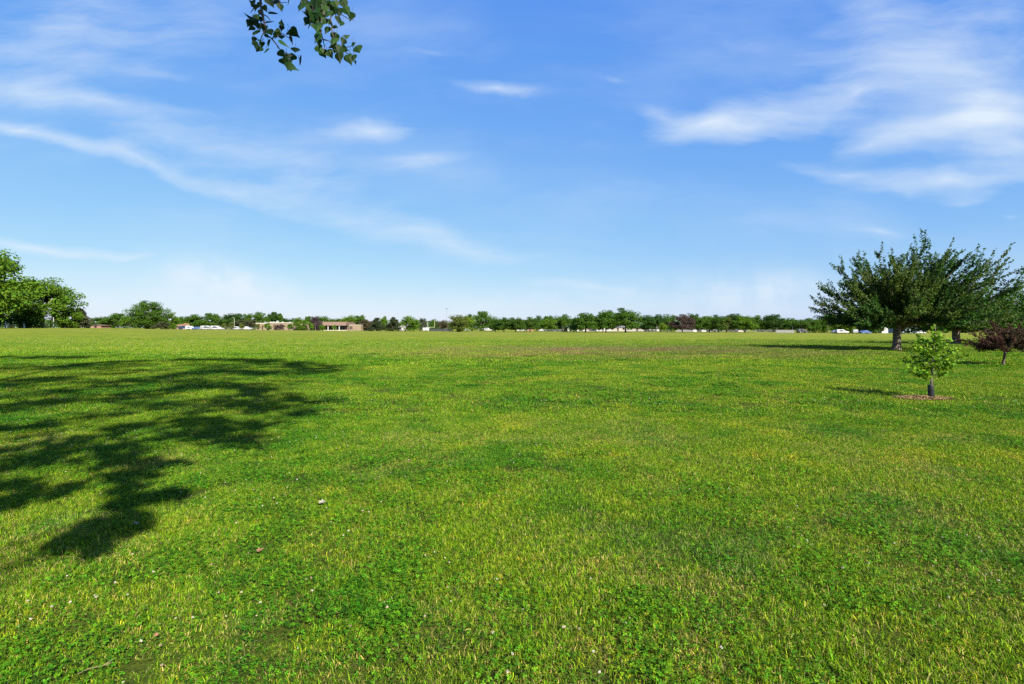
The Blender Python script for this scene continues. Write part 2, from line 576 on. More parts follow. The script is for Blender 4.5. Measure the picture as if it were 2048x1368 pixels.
def build_grass():
    rng = np.random.default_rng(3)
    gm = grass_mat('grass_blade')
    protos = []

    def grassproto(n, R, l0, l1, w, straw, flat, lean):
        mb = MB()
        mb.add(*blades(n, R, l0, l1, w, rng, flat, blade_cols(n, rng, straw, (.30 if R < .2 else .30) if R < .5 else .24), lean))
        protos.append(proto(mb, gm))
    for i in range(6): grassproto(380, .17, .014, .048, .0029, .10, .18, (.2, 1.35))      # 0-5 lush near
    for i in range(3): grassproto(320, .17, .014, .048, .0029, .34, .40, (.3, 1.4))       # 6-8 dry near
    for i in range(2): grassproto(80, .09, .035, .075, .0042, .06, .0, (.1, 1.0))           # 9-10 taller tufts
    for i in range(4): grassproto(240, .30, .022, .060, .0056, .12, .12, (.2, 1.25))        # 11-14 mid
    for i in range(3): grassproto(130, .55, .035, .08, .017, .10, .05, (.1, .9))          # 15-17 far
    P = []; R = []; S = []; I = []

    def put(x, y, vi, s, tilt=.05):
        n = len(x)
        P.append(np.stack([x, y, terrain(x, y)], 1))
        R.append(np.stack([rng.normal(size=n) * tilt, rng.normal(size=n) * tilt, rng.random(n) * 6.283], 1))
        S.append(s); I.append(vi)
    # close turf
    x, y = wedge(1.7, 10, 66, rng)
    d = dry_mask(x, y); c = clover_mask(x, y)
    vi = np.where(rng.random(len(x)) < np.clip((d - .48) * 5, .05, .9), rng.integers(6, 9, len(x)), rng.integers(0, 6, len(x)))
    keep = rng.random(len(x)) > np.clip((c - .56) * 4, 0, .2)
    s = (.88 + .35 * rng.random(len(x))) * (1.1 - .15 * np.clip((c - .45) * 4, 0, 1)) * (.72 + .62 * fbm(x * 4.5, y * 4.5, 61, 3))
    put(x[keep], y[keep], vi[keep], s[keep])
    x, y = wedge(1.7, 14, 2.4, rng)
    k = fbm(x * .9 + 7, y * .9 + 3, 77) > .52
    put(x[k], y[k], rng.integers(9, 11, k.sum()), .8 + .5 * rng.random(k.sum()), .15)
    # middle
    x, y = wedge(9.5, 24, 15, rng)
    c = clover_mask(x, y)
    s = (.85 + .45 * rng.random(len(x))) * (.68 + .7 * fbm(x * 2.6, y * 2.6, 63, 3))
    keep = rng.random(len(x)) > np.clip((c - .52) * 3, 0, .45)
    put(x[keep], y[keep], rng.integers(11, 15, keep.sum()), s[keep])
    # far, thinning out
    x, y = wedge(23, 75, 5.5, rng, 2)
    keep = rng.random(len(x)) < np.clip((85 - y) / 45, .12, 1)
    x = x[keep]; y = y[keep]
    put(x, y, rng.integers(15, 18, len(x)), .8 + .6 * rng.random(len(x)))
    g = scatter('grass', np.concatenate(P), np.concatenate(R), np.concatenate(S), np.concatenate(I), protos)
    tag(g, 'short mown grass with dry yellow patches covering the whole field', 'grass', kind='stuff')

    # clover leaves
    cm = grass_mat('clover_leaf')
    pr = [proto(clover_clump(rng, 85, .17, .0100, .048), cm) for i in range(4)]
    pr += [proto(clover_clump(rng, 60, .30, .020, .055), cm) for i in range(3)]
    x, y = wedge(1.7, 11, 24, rng); c = clover_mask(x, y)
    k = rng.random(len(x)) < np.clip((c - .40) * 5, .16, 1)
    x1, y1 = x[k], y[k]
    x, y = wedge(10.5, 34, 9, rng); c = clover_mask(x, y)
    k = rng.random(len(x)) < np.clip((c - .47) * 6, .02, .9)
    x2, y2 = x[k], y[k]
    X = np.concatenate([x1, x2]); Y = np.concatenate([y1, y2])
    I = np.concatenate([rng.integers(0, 4, len(x1)), rng.integers(4, 7, len(x2))])
    n = len(X)
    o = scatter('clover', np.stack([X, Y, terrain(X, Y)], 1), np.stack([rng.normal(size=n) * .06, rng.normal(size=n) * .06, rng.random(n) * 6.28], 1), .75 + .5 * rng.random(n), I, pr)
    tag(o, 'dark green clover leaves growing in patches among the grass', 'clover', kind='stuff')

    # white clover flower heads
    fm, t, out = newmat('clover_bloom')
    a = t.n('ShaderNodeAttribute', attribute_name='col'); p = t.n('ShaderNodeBsdfPrincipled')
    t.l(a.outputs['Color'], p.inputs['Base Color']); p.inputs['Roughness'].default_value = .7
    t.l(p.outputs[0], out.inputs[0])
    pr = []
    for q in range(4):
        mb = MB()
        h = .05 + .03 * rng.random()
        lean = rng.normal(size=2) * .015
        mb.tube([(0, 0, 0), (lean[0] * .4, lean[1] * .4, h * .5), (lean[0], lean[1], h)], .0011, 4, (.08, .16, .02))
        k = 46
        N = unit(rng.normal(size=(k, 3))); N[:, 2] = np.abs(N[:, 2]) - .45
        N = unit(N)
        C = np.array([[lean[0], lean[1], h]]) + N * .0075
        cc = np.where(N[:, 2:3] < -.1, np.array([[.42, .30, .17]]), np.array([[.46, .44, .35]])) * (.85 + .2 * rng.random((k, 1)))
        if q == 3: cc = cc * np.array([[.62, .5, .42]])
        leaf_quads(mb, C, .0105, rng, np.clip(cc, 0, 1), tdir=N * 3, aspect=.45)
        pr.append(proto(mb, fm))
    x, y = wedge(1.9, 12, 13, rng); c = clover_mask(x, y)
    k = rng.random(len(x)) < np.clip((c - .46) * 4.5, .02, .9)
    x1, y1 = x[k], y[k]
    x, y = wedge(11.5, 30, 2.6, rng); c = clover_mask(x, y)
    k = rng.random(len(x)) < np.clip((c - .50) * 5, 0, .8)
    x2, y2 = x[k], y[k]
    # a thicker drift in the tree's shade on the left
    k = 170
    x3 = -6.6 + rng.normal(size=k) * 1.3; y3 = 7.7 + rng.normal(size=k) * .7
    X = np.concatenate([x1, x2, x3]); Y = np.concatenate([y1, y2, y3]); n = len(X)
    s = np.where(Y < 11, .60, .9) * (.7 + .6 * rng.random(n))
    o = scatter('clover_blooms', np.stack([X, Y, terrain(X, Y)], 1), np.stack([rng.normal(size=n) * .15, rng.normal(size=n) * .15, rng.random(n) * 6.28], 1), s, rng.integers(0, 4, n), pr)
    tag(o, 'small white clover flower heads dotted over the grass', 'clover flowers', kind='stuff')


build_grass()

# ------------------------------------------------------------------ materials for plants and built things
def build_materials():
    M['leaf'] = leafmat('tree_leaf', trans=.28)
    M['leaf_dull'] = leafmat('tree_leaf_dull', trans=.15, rough=.7, spec=.1)
    M['leaf_hang'] = leafmat('hanging_leaf', trans=.22, rough=.6, spec=.15)
    M['bark'] = barkmat('bark_brown', (.055, .040, .030), (.16, .125, .095))
    M['bark_dark'] = barkmat('bark_dark', (.030, .022, .017), (.085, .062, .046))
    M['bark_pale'] = barkmat('bark_pale', (.25, .22, .19), (.46, .43, .38))


build_materials()

# ------------------------------------------------------------------ branching trees near the camera
def bez(a, b, c, n):
    t = np.linspace(0, 1, n)[:, None]
    return (1 - t) ** 2 * a + 2 * (1 - t) * t * b + t * t * c


def radiating_tree(name, label, cat, base, fork_h, trunk_r, env, n_main, seed, leaf, lcol, dens, barkm, leafm, low=-.05, trunk_lean=(0, 0), spray=.2, curl=.35, group=None, leafstart=.32, extra_limbs=()):
    """env(azimuth, elevation) -> reach of a branch from the fork"""
    rng = np.random.default_rng(seed)
    root = thing(name, label, cat, base, 0, group)
    wood = MB(); lf = MB()
    fork = np.array([trunk_lean[0], trunk_lean[1], fork_h])
    # trunk with a flared foot and fluted section
    pts = [(0, 0, -.12), (0, 0, .12), (fork[0] * .3, fork[1] * .3, fork_h * .35), (fork[0] * .7, fork[1] * .7, fork_h * .72), tuple(fork), tuple(fork + np.array([0, 0, fork_h * .35]))]
    wood.tube(pts, [trunk_r * 1.5, trunk_r * 1.22, trunk_r * 1.0, trunk_r * .97, trunk_r * 1.0, trunk_r * .55], 14)
    LC = []; LT = []
    k = 0
    while k < n_main:
        az = 2 * math.pi * ((k * .618034) % 1.0) + rng.normal() * .2
        el = math.asin(low + (1 - low) * ((k + .5) / n_main)) if k % 3 else rng.random() * 1.2
        el = np.clip(el + rng.normal() * .08, -.06, 1.5)
        R = env(az, el) * (1 + (rng.random() - .64) * .44)
        d = np.array([math.cos(az) * math.cos(el), math.sin(az) * math.cos(el), math.sin(el)])
        st = fork + np.array([0, 0, fork_h * (.0 + .3 * rng.random())])
        end = st + d * R
        ctl = st + d * R * .5 + np.array([0, 0, -curl * R * .28 * math.cos(el)]) + rng.normal(size=3) * R * .05
        ctl[2] = max(ctl[2], st[2] + .15 * R * math.sin(max(el, .05)))
        end[2] = max(end[2], .35)
        P = bez(st, ctl, end, 9)
        r0 = trunk_r * (.17 + .25 * rng.random()) * (R / env(0, .7)) ** .6
        wood.tube(P.tolist(), list(np.linspace(r0, r0 * .10, 9)), 6)
        ns = int(6 + R * spray * 5)
        segs = [(P, leafstart, 1.0)]
        for j in range(ns):
            t = .28 + .68 * rng.random()
            i0 = min(int(t * 8), 7); p = P[i0] + (P[i0 + 1] - P[i0]) * (t * 8 - i0)
            tg = P[i0 + 1] - P[i0]; tg /= np.linalg.norm(tg)
            side = rng.normal(size=3); side -= tg * side.dot(tg); side /= np.linalg.norm(side)
            L = R * (.14 + .20 * rng.random()) * (1.15 - .6 * t)
            e = p + (tg * .86 + side * .52 + np.array([0, 0, .22])) * L
            e[2] = max(e[2], .3)
            Q = bez(p, p + (tg * .5 + side * .4) * L * .6, e, 5)
            wood.tube(Q.tolist(), list(np.linspace(max(r0 * .22, .006), .004, 5)), 4, cap=False)
            segs.append((Q, .12, .9))
        for Q, t0, w in segs:
            ln = np.linalg.norm(Q[1:] - Q[:-1], axis=1).sum()
            n = max(int(ln * (1 - t0) * dens * w), 3)
            t = t0 + (1 - t0) * rng.random(n)
            f = t * (len(Q) - 1); i0 = np.minimum(f.astype(int), len(Q) - 2)
            p = Q[i0] + (Q[i0 + 1] - Q[i0]) * (f - i0)[:, None]
            off = unit(rng.normal(size=(n, 3))) * (leaf * (.4 + .9 * rng.random(n)) * (1.25 - .55 * t))[:, None]
            LC.append(p + off); LT.append(unit(Q[i0 + 1] - Q[i0] + off * 1.2 / leaf))
        k += 1
    for E in extra_limbs:
        wood.tube(E[0], E[1], 8)
    C = np.concatenate(LC); T = np.concatenate(LT)
    n = len(C)
    cols = jitter_cols(n, rng, lcol[0], .28, .15)
    alt = fbm(C[:, 0] * .8 + 5, C[:, 2] * .8 + C[:, 1] * .5, seed) > .53
    cols[alt] = jitter_cols(alt.sum(), rng, lcol[1], .25, .12)
    leaf_quads(lf, C, leaf * (.65 + .7 * rng.random(n)), rng, cols, up=.55, tdir=T * 1.3, aspect=.72)
    wood.obj('trunk', barkm, root, True)
    lf.obj('crown', leafm, root)
    return root, n


def ell_env(cx, cy, cz, ax, ay, az_):
    """reach from the fork to the surface of an ellipsoid whose centre is offset from the fork"""
    def f(a, e):
        d = np.array([math.cos(a) * math.cos(e), math.sin(a) * math.cos(e), math.sin(e)])
        S = np.array([ax, ay, az_]); o = -np.array([cx, cy, cz]) / S; q = d / S
        A = q.dot(q); B = o.dot(q); Cc = o.dot(o) - 1
        return max((-B + math.sqrt(max(B * B - A * Cc, 0))) / A, .3)
    return f


b = gnd(1793, 701)
limb = [((.1, 0, 1.35), (.55, -.1, 1.75), (1.2, -.2, 2.35), (2.2, -.3, 3.0)), [.17, .15, .12, .07]]
radiating_tree('maple_tree', 'wide spreading dark green tree with spiky upright branches and thick leaning trunk', 'tree', (b.x, b.y, 0), 1.75, .255,
               ell_env(1.6, .2, .6, 6.4, 5.8, 4.85), 138, 5, .125, ((.032, .082, .011), (.060, .100, .015)), 58, M['bark'], M['leaf'], low=-.03,
               trunk_lean=(.05, 0), extra_limbs=[limb], leafstart=.25)
b2 = gnd(1912, 688)
radiating_tree('maple_tree', 'low broad green tree behind the spiky dark tree, its trunk right of the sapling', 'tree', (b2.x, b2.y, 0), 1.4, .34,
               ell_env(2.2, .3, .3, 7.0, 6.2, 4.4), 70, 9, .17, ((.052, .125, .012), (.066, .145, .013)), 46, M['bark'], M['leaf'], low=-.08, curl=.45)
b3 = gnd(2068, 684)
radiating_tree('maple_tree', 'leafy green tree cut off by the right edge behind the reddish tree', 'tree', (b3.x, b3.y + 4, 0), 1.6, .36,
               ell_env(0, .3, .3, 5.6, 5.2, 3.9), 55, 19, .19, ((.038, .09, .01), (.05, .11, .012)), 36, M['bark'], M['leaf'], low=-.08, curl=.45)

# small reddish tree at the right edge
b = gnd(2006, 731)
radiating_tree('red_leaf_tree', 'small reddish purple leaved tree with thin leaning trunk at the right edge', 'tree', (b.x, b.y, 0), .62, .05,
               ell_env(.34, .1, .26, 1.72, 1.5, .84), 70, 13, .058, ((.060, .026, .018), (.058, .042, .022)), 95, M['bark_dark'], M['leaf_dull'], low=-.02, trunk_lean=(.10, 0), curl=.15, leafstart=.3)

# ------------------------------------------------------------------ sapling in its guard
LOBED = [(-.46, 0, 0), (-.34, .12, .02), (-.30, .40, .06), (-.06, .26, .03), (.12, .52, .07), (.18, .22, .02), (.52, .06, -.02), (.54, -.06, -.02), (.18, -.22, .02), (.12, -.52, .07), (-.06, -.26, .03), (-.30, -.40, .06), (-.34, -.12, .02)]


def lobed_leaves(mb, C, T, size, rng, cols, shape, up=.6):
    n = len(C); K = len(shape)
    N = unit(rng.normal(size=(n, 3)) * .75 + np.array([[0, 0, up]]))
    T = unit(T - N * np.sum(T * N, axis=1, keepdims=True))
    B = np.cross(N, T)
    S = np.array(shape)
    V = C[:, None, :] + (T[:, None, :] * S[None, :, 0:1] + B[:, None, :] * S[None, :, 1:2] + N[:, None, :] * S[None, :, 2:3]) * size[:, None, None]
    V = V.reshape(-1, 3)
    F = []
    for i in range(n):
        o = i * K
        for j in range(1, K - 1):
            F.append((o, o + j, o + j + 1))
    mb.add(V, F, np.repeat(cols, K, axis=0))


def build_sapling():
    rng = np.random.default_rng(21)
    b = gnd(1863, 797)
    root = thing('sapling', 'young bright green sapling with lobed leaves growing from a black guard tube', 'young tree', (b.x, b.y, 0))
    wood = MB(); lf = MB()
    tr = np.array([(0, 0, -.05), (.0, 0, .3), (.0, 0, .5), (.03, .02, .75), (.05, 0, 1.0), (.05, .02, 1.25), (.09, 0, 1.5), (.10, .0, 1.74)])
    wood.tube(tr.tolist(), [.030, .027, .024, .021, .017, .013, .009, .004], 8)
    br = [  # start height, end (x, y, z)
        (.42, -.62, -.10, .74), (.50, -.50, .22, .92), (.46, -.40, -.28, .66), (.60, -.35, .1, .80), (.56, .34, -.2, .70), (.60, .58, .12, .86), (.66, .66, -.15, 1.02), (.70, .42, .35, 1.05), (.72, .62, .1, 1.18),
        (.80, -.30, .25, 1.06), (.86, .40, -.25, 1.22), (.90, -.44, .05, 1.36), (.95, -.25, -.25, 1.20), (1.0, .36, .2, 1.36), (1.05, -.40, -.05, 1.20), (1.1, .22, -.22, 1.42), (1.15, -.20, .16, 1.48), (1.25, .24, .05, 1.54), (1.3, -.04, -.15, 1.58), (.9, .1, .45, 1.15), (.75, .12, -.45, .92), (.62, -.05, .42, .85)]
    C = []; T = []
    for z0, x, y, z in br:
        st = np.array([np.interp(z0, tr[:, 2], tr[:, 0]), 0, z0]); e = np.array([x, y, z])
        P = bez(st, st + (e - st) * .5 + np.array([0, 0, -.03]), e, 6)
        wood.tube(P.tolist(), list(np.linspace(.008, .0025, 6)), 5, cap=False)
        ln = np.linalg.norm(e - st)
        for q in range(int(18 + ln * 66)):
            t = .28 + .74 * rng.random(); t = min(t, 1)
            i0 = min(int(t * 5), 4)
            p = P[i0] + (P[i0 + 1] - P[i0]) * (t * 5 - i0)
            o = rng.normal(size=3); o /= np.linalg.norm(o)
            C.append(p + o * (.035 + .06 * rng.random())); T.append(o + unit((e - st)[None])[0] * .5 + np.array([0, 0, -.25]))
    for q in range(80):
        t = .7 + 1.05 * rng.random()
        o = rng.normal(size=3) * np.array([1, 1, .4]); o /= np.linalg.norm(o)
        p = np.array([np.interp(t, tr[:, 2], tr[:, 0]), 0, t])
        C.append(p + o * (.05 + .05 * rng.random())); T.append(o + np.array([0, 0, .2]))
    C = np.array(C); T = unit(np.array(T)); n = len(C)
    cols = jitter_cols(n, rng, (.118, .228, .013), .34, .15)
    lobed_leaves(lf, C, T, .078 * (.45 + .85 * rng.random(n)), rng, cols, LOBED)
    wood.obj('trunk', M['bark'], root, True)
    lf.obj('crown', M['leaf'], root)
    # guard tube: open at the top, ribbed, slightly tilted
    g = thing('tree_guard', 'black ribbed plastic guard tube around the foot of the sapling', 'tree guard', (b.x, b.y, 0))
    mb = MB(); S = 20
    prof = []
    for i in range(15):
        prof.append((.062 + (.004 if i % 2 else 0) - .004 * i / 14, i / 14 * .325))
    V = []; F = []
    ring = prof + [(r - .006, z) for r, z in prof[::-1]]
    for r, z in ring:
        for k in range(S):
            a = 2 * math.pi * k / S
            V.append((r * math.cos(a) - .075 * z, r * math.sin(a), z))
    m_ = len(ring)
    for i in range(m_):
        for k in range(S):
            F.append((i * S + k, i * S + (k + 1) % S, ((i + 1) % m_) * S + (k + 1) % S, ((i + 1) % m_) * S + k))
    mb.add(V, F)
    mb.obj('tube', plain('guard_plastic', (.017, .018, .022), .45, var=.3, scale=9), g, True)
    tm = plain('guard_tie', (.03, .03, .034), .5)
    for z in (.09, .21):
        sl = MB(); sl.tube([(.069 * math.cos(a) - .075 * z, .069 * math.sin(a), z) for a in np.linspace(0, 2 * math.pi, 17)], .004, 4); sl.obj('tie', tm, g)
    # straw-coloured mulch ring
    mu = MB(); n = 1900
    r = np.sqrt(rng.random(n)); a = rng.random(n) * 6.283
    cx = -.22 + r * np.cos(a) * .66 * (1 + .12 * np.sin(3 * a + 1)); cy_ = r * np.sin(a) * .40 * (1 + .15 * np.sin(2 * a))
    zz = .018 + .05 * rng.random(n) * (1 - r) + .012 * rng.random(n)
    cc = jitter_cols(n, rng, (.25, .170, .085), .45, .12)
    leaf_quads(mu, np.stack([cx, cy_, zz], 1), .035 + .05 * rng.random(n), rng, cc, up=2.5, aspect=.28)
    o = mu.obj('mulch', leafmat('mulch_chip', trans=0.02, rough=.9, spec=.05))
    o.location = (b.x, b.y, 0)
    tag(o, 'ring of orange brown mulch around the guarded sapling', 'mulch', kind='stuff')


build_sapling()

# ------------------------------------------------------------------ the big cottonwood behind the camera: its shade falls on the left, one limb hangs into view
DELTA = [(-.34, 0, 0), (-.40, .16, .03), (-.31, .38, .05), (-.10, .43, .05), (.12, .28, .03), (.30, .13, .01), (.60, 0, -.05), (.30, -.13, .01), (.12, -.28, .03), (-.10, -.43, .05), (-.31, -.38, .05), (-.40, -.16, .03)]
SHADE = [  # strokes on the ground, in rows and columns of the photograph: (points, half width in m, leaf density)
    ([(-420, 722), (-200, 718), (0, 716), (100, 716), (176, 717)], 1.25, 1.7),
    ([(-300, 748), (0, 742), (120, 734), (250, 725), (400, 719), (500, 721), (600, 732), (655, 743)], 1.0, 2.1),
    ([(-250, 775), (0, 772), (90, 762), (150, 752), (255, 745)], .95, 1.6),
    ([(110, 790), (220, 770), (340, 752), (450, 744), (560, 749), (620, 747)], .75, 1.6),
    ([(200, 800), (330, 782), (420, 770), (500, 778), (560, 798), (640, 808)], .55, 1.7),
    ([(-200, 830), (0, 820), (100, 803), (200, 796), (330, 792)], .66, 1.5),
    ([(440, 795), (490, 812), (560, 822), (600, 832)], .42, 1.4),
    ([(390, 838), (450, 850), (520, 853), (570, 848)], .36, 1.3),
    ([(-150, 868), (0, 862), (80, 852), (200, 834), (300, 815)], .45, 1.2),
    ([(200, 860), (300, 850), (370, 838), (420, 818)], .34, .9),
    ([(40, 894), (150, 882), (280, 880), (420, 868), (500, 882)], .33, 1.25),
    ([(-100, 912), (0, 906), (100, 900), (250, 903)], .34, 1.2),
    ([(60, 1000), (140, 978), (220, 960), (280, 948), (276, 925)], .26, 1.25),
    ([(305, 930), (375, 928)], .13, 1.2),
    ([(-80, 985), (0, 970), (34, 985)], .22, 1.2), ([(-60, 1020), (14, 1008)], .16, 1.2),
    ([(-200, 740), (0, 738), (300, 733), (560, 742)], 2.6, .5), ([(-200, 775), (0, 768), (250, 765), (560, 768)], 1.5, .5), ([(-150, 815), (0, 806), (300, 806), (540, 815)], .9, .5), ([(240, 903), (262, 940), (260, 988)], .26, 1.3), ([(300, 996), (352, 993)], .13, .8), ([(210, 1042), (295, 1033)], .12, 1.1), ([(150, 1092), (225, 1072)], .11, 1.1), ([(250, 960), (262, 1000), (240, 1040)], .12, .6), ([(0, 940), (60, 930)], .3, .9), ([(390, 850), (440, 885), (490, 890)], .3, .6),
    ([(0, 875), (250, 862), (480, 858)], .7, .32), ([(-50, 925), (120, 922), (260, 918)], .4, .3),
    ([(140, 1090), (175, 1072), (225, 1062), (305, 1045)], .17, 1.5), ([(180, 1068), (215, 1100)], .11, 1.2),
]
LEFT_SPRAY = [(190, 40, 110, 220), (240, 110, 90, 90), (300, 70, 80, 100), (390, 130, 90, 60), (530, 200, 140, 25), (170, 270, 150, 200), (150, 360, 120, 110), (260, 260, 100, 60), (330, 300, 90, 90), (470, 340, 140, 20), (280, 400, 120, 80), (240, 510, 140, 100), (470, 500, 120, 60), (215, 620, 90, 110), (320, 630, 110, 200), (445, 680, 110, 80), (290, 760, 130, 100), (410, 800, 110, 80), (590, 500, 100, 160), (655, 360, 80, 270), (655, 440, 80, 100), (655, 580, 90, 80), (690, 680, 150, 40), (850, 510, 150, 40), (800, 630, 110, 70), (870, 780, 130, 80), (750, 525, 70, 80), (480, 40, 150, 60), (580, 30, 140, 40), (640, 110, 110, 80), (760, 30, 80, 95), (650, 840, 120, 50), (740, 890, 120, 80), (690, 970, 130, 60), (830, 900, 110, 120), (945, 960, 150, 60), (830, 1050, 150, 30), (760, 1040, 110, 100), (800, 1080, 90, 80), (370, 430, 110, 100), (430, 560, 90, 30), (200, 150, 110, 140), (340, 200, 100, 70), (300, 470, 110, 120), (180, 440, 100, 130), (250, 330, 110, 60), (410, 460, 110, 70), (250, 700, 100, 70), (350, 700, 90, 120), (560, 560, 80, 100), (720, 960, 100, 110), (790, 960, 90, 60), (230, -40, 120, 100), (420, -30, 130, 80), (560, -50, 140, 60), (320, -80, 130, 90)]
RIGHT_SPRAY = [(960, 100, 160, 100), (1050, 60, 150, 70), (1100, 120, 150, 90), (1200, 70, 160, 100), (1300, 60, 150, 80), (1200, 200, 160, 200), (1060, 210, 110, 190), (1060, 330, 140, 110), (1090, 390, 100, 110), (1200, 330, 150, 80), (1300, 230, 150, 60), (1390, 210, 140, 90), (1440, 90, 140, 100), (1490, 150, 120, 80), (1560, 190, 130, 90), (1640, 60, 140, 70), (1680, 170, 130, 60), (1750, 250, 120, 110), (1550, 310, 110, 90), (1600, 370, 80, 120), (1420, 350, 110, 50), (1500, 420, 90, 30), (1370, 470, 120, 110), (1220, 430, 150, 90), (1230, 600, 150, 120), (1240, 650, 110, 90), (1470, 560, 120, 100), (1480, 640, 140, 100), (1470, 710, 130, 160), (1250, 770, 130, 50), (1310, 840, 130, 60), (1410, 840, 140, 60), (1580, 780, 150, 100), (1560, 900, 150, 80), (1680, 570, 90, 330), (1630, 650, 110, 110), (1650, 770, 100, 20), (1780, 700, 70, 95), (1855, 770, 160, 65), (1720, 930, 150, 70), (1790, 910, 110, 90), (1815, 985, 60, 80), (1230, 520, 130, 100), (1130, 300, 110, 80), (1000, 60, 130, 110), (1120, 180, 140, 60), (1250, 380, 130, 100), (1180, 420, 110, 70), (1330, 330, 120, 110), (1220, 560, 120, 70), (1450, 200, 120, 110), (1500, 60, 130, 70), (1520, 600, 120, 110), (1540, 830, 130, 60), (1500, 780, 120, 100), (1700, 880, 110, 110), (1350, 60, 130, 110), (1160, 30, 130, 60), (1000, -30, 150, 90), (1150, -40, 150, 90), (1280, -30, 140, 80), (1420, -30, 150, 90), (1600, -40, 150, 80), (1250, 130, 150, 100), (1340, 130, 130, 80), (1150, 250, 130, 100), (1270, 300, 130, 90)]
TWIGS_L = [[(330, -260), (325, 80), (350, 220), (390, 400), (400, 550), (480, 590), (560, 680), (640, 790), (740, 840), (830, 880)], [(510, 620), (555, 520), (690, 540), (800, 620)], [(420, -260), (500, 0), (600, 45), (740, 40)], [(350, 220), (430, 260), (480, 330)], [(395, 480), (340, 570), (300, 720)], [(345, 200), (260, 250), (180, 300)]]
TWIGS_R = [[(1300, -260), (1310, 100), (1330, 250), (1260, 450), (1300, 600), (1330, 720), (1320, 820)], [(1400, -260), (1420, 150), (1445, 450), (1490, 700), (1600, 750), (1740, 735), (1785, 690)], [(1500, -260), (1530, 100), (1600, 230), (1700, 290), (1800, 320)], [(1300, 620), (1390, 640), (1470, 700)], [(1310, 80), (1150, 120), (1020, 180)], [(1600, 750), (1700, 850), (1760, 960)], [(1310, 100), (1200, 300), (1100, 380)]]


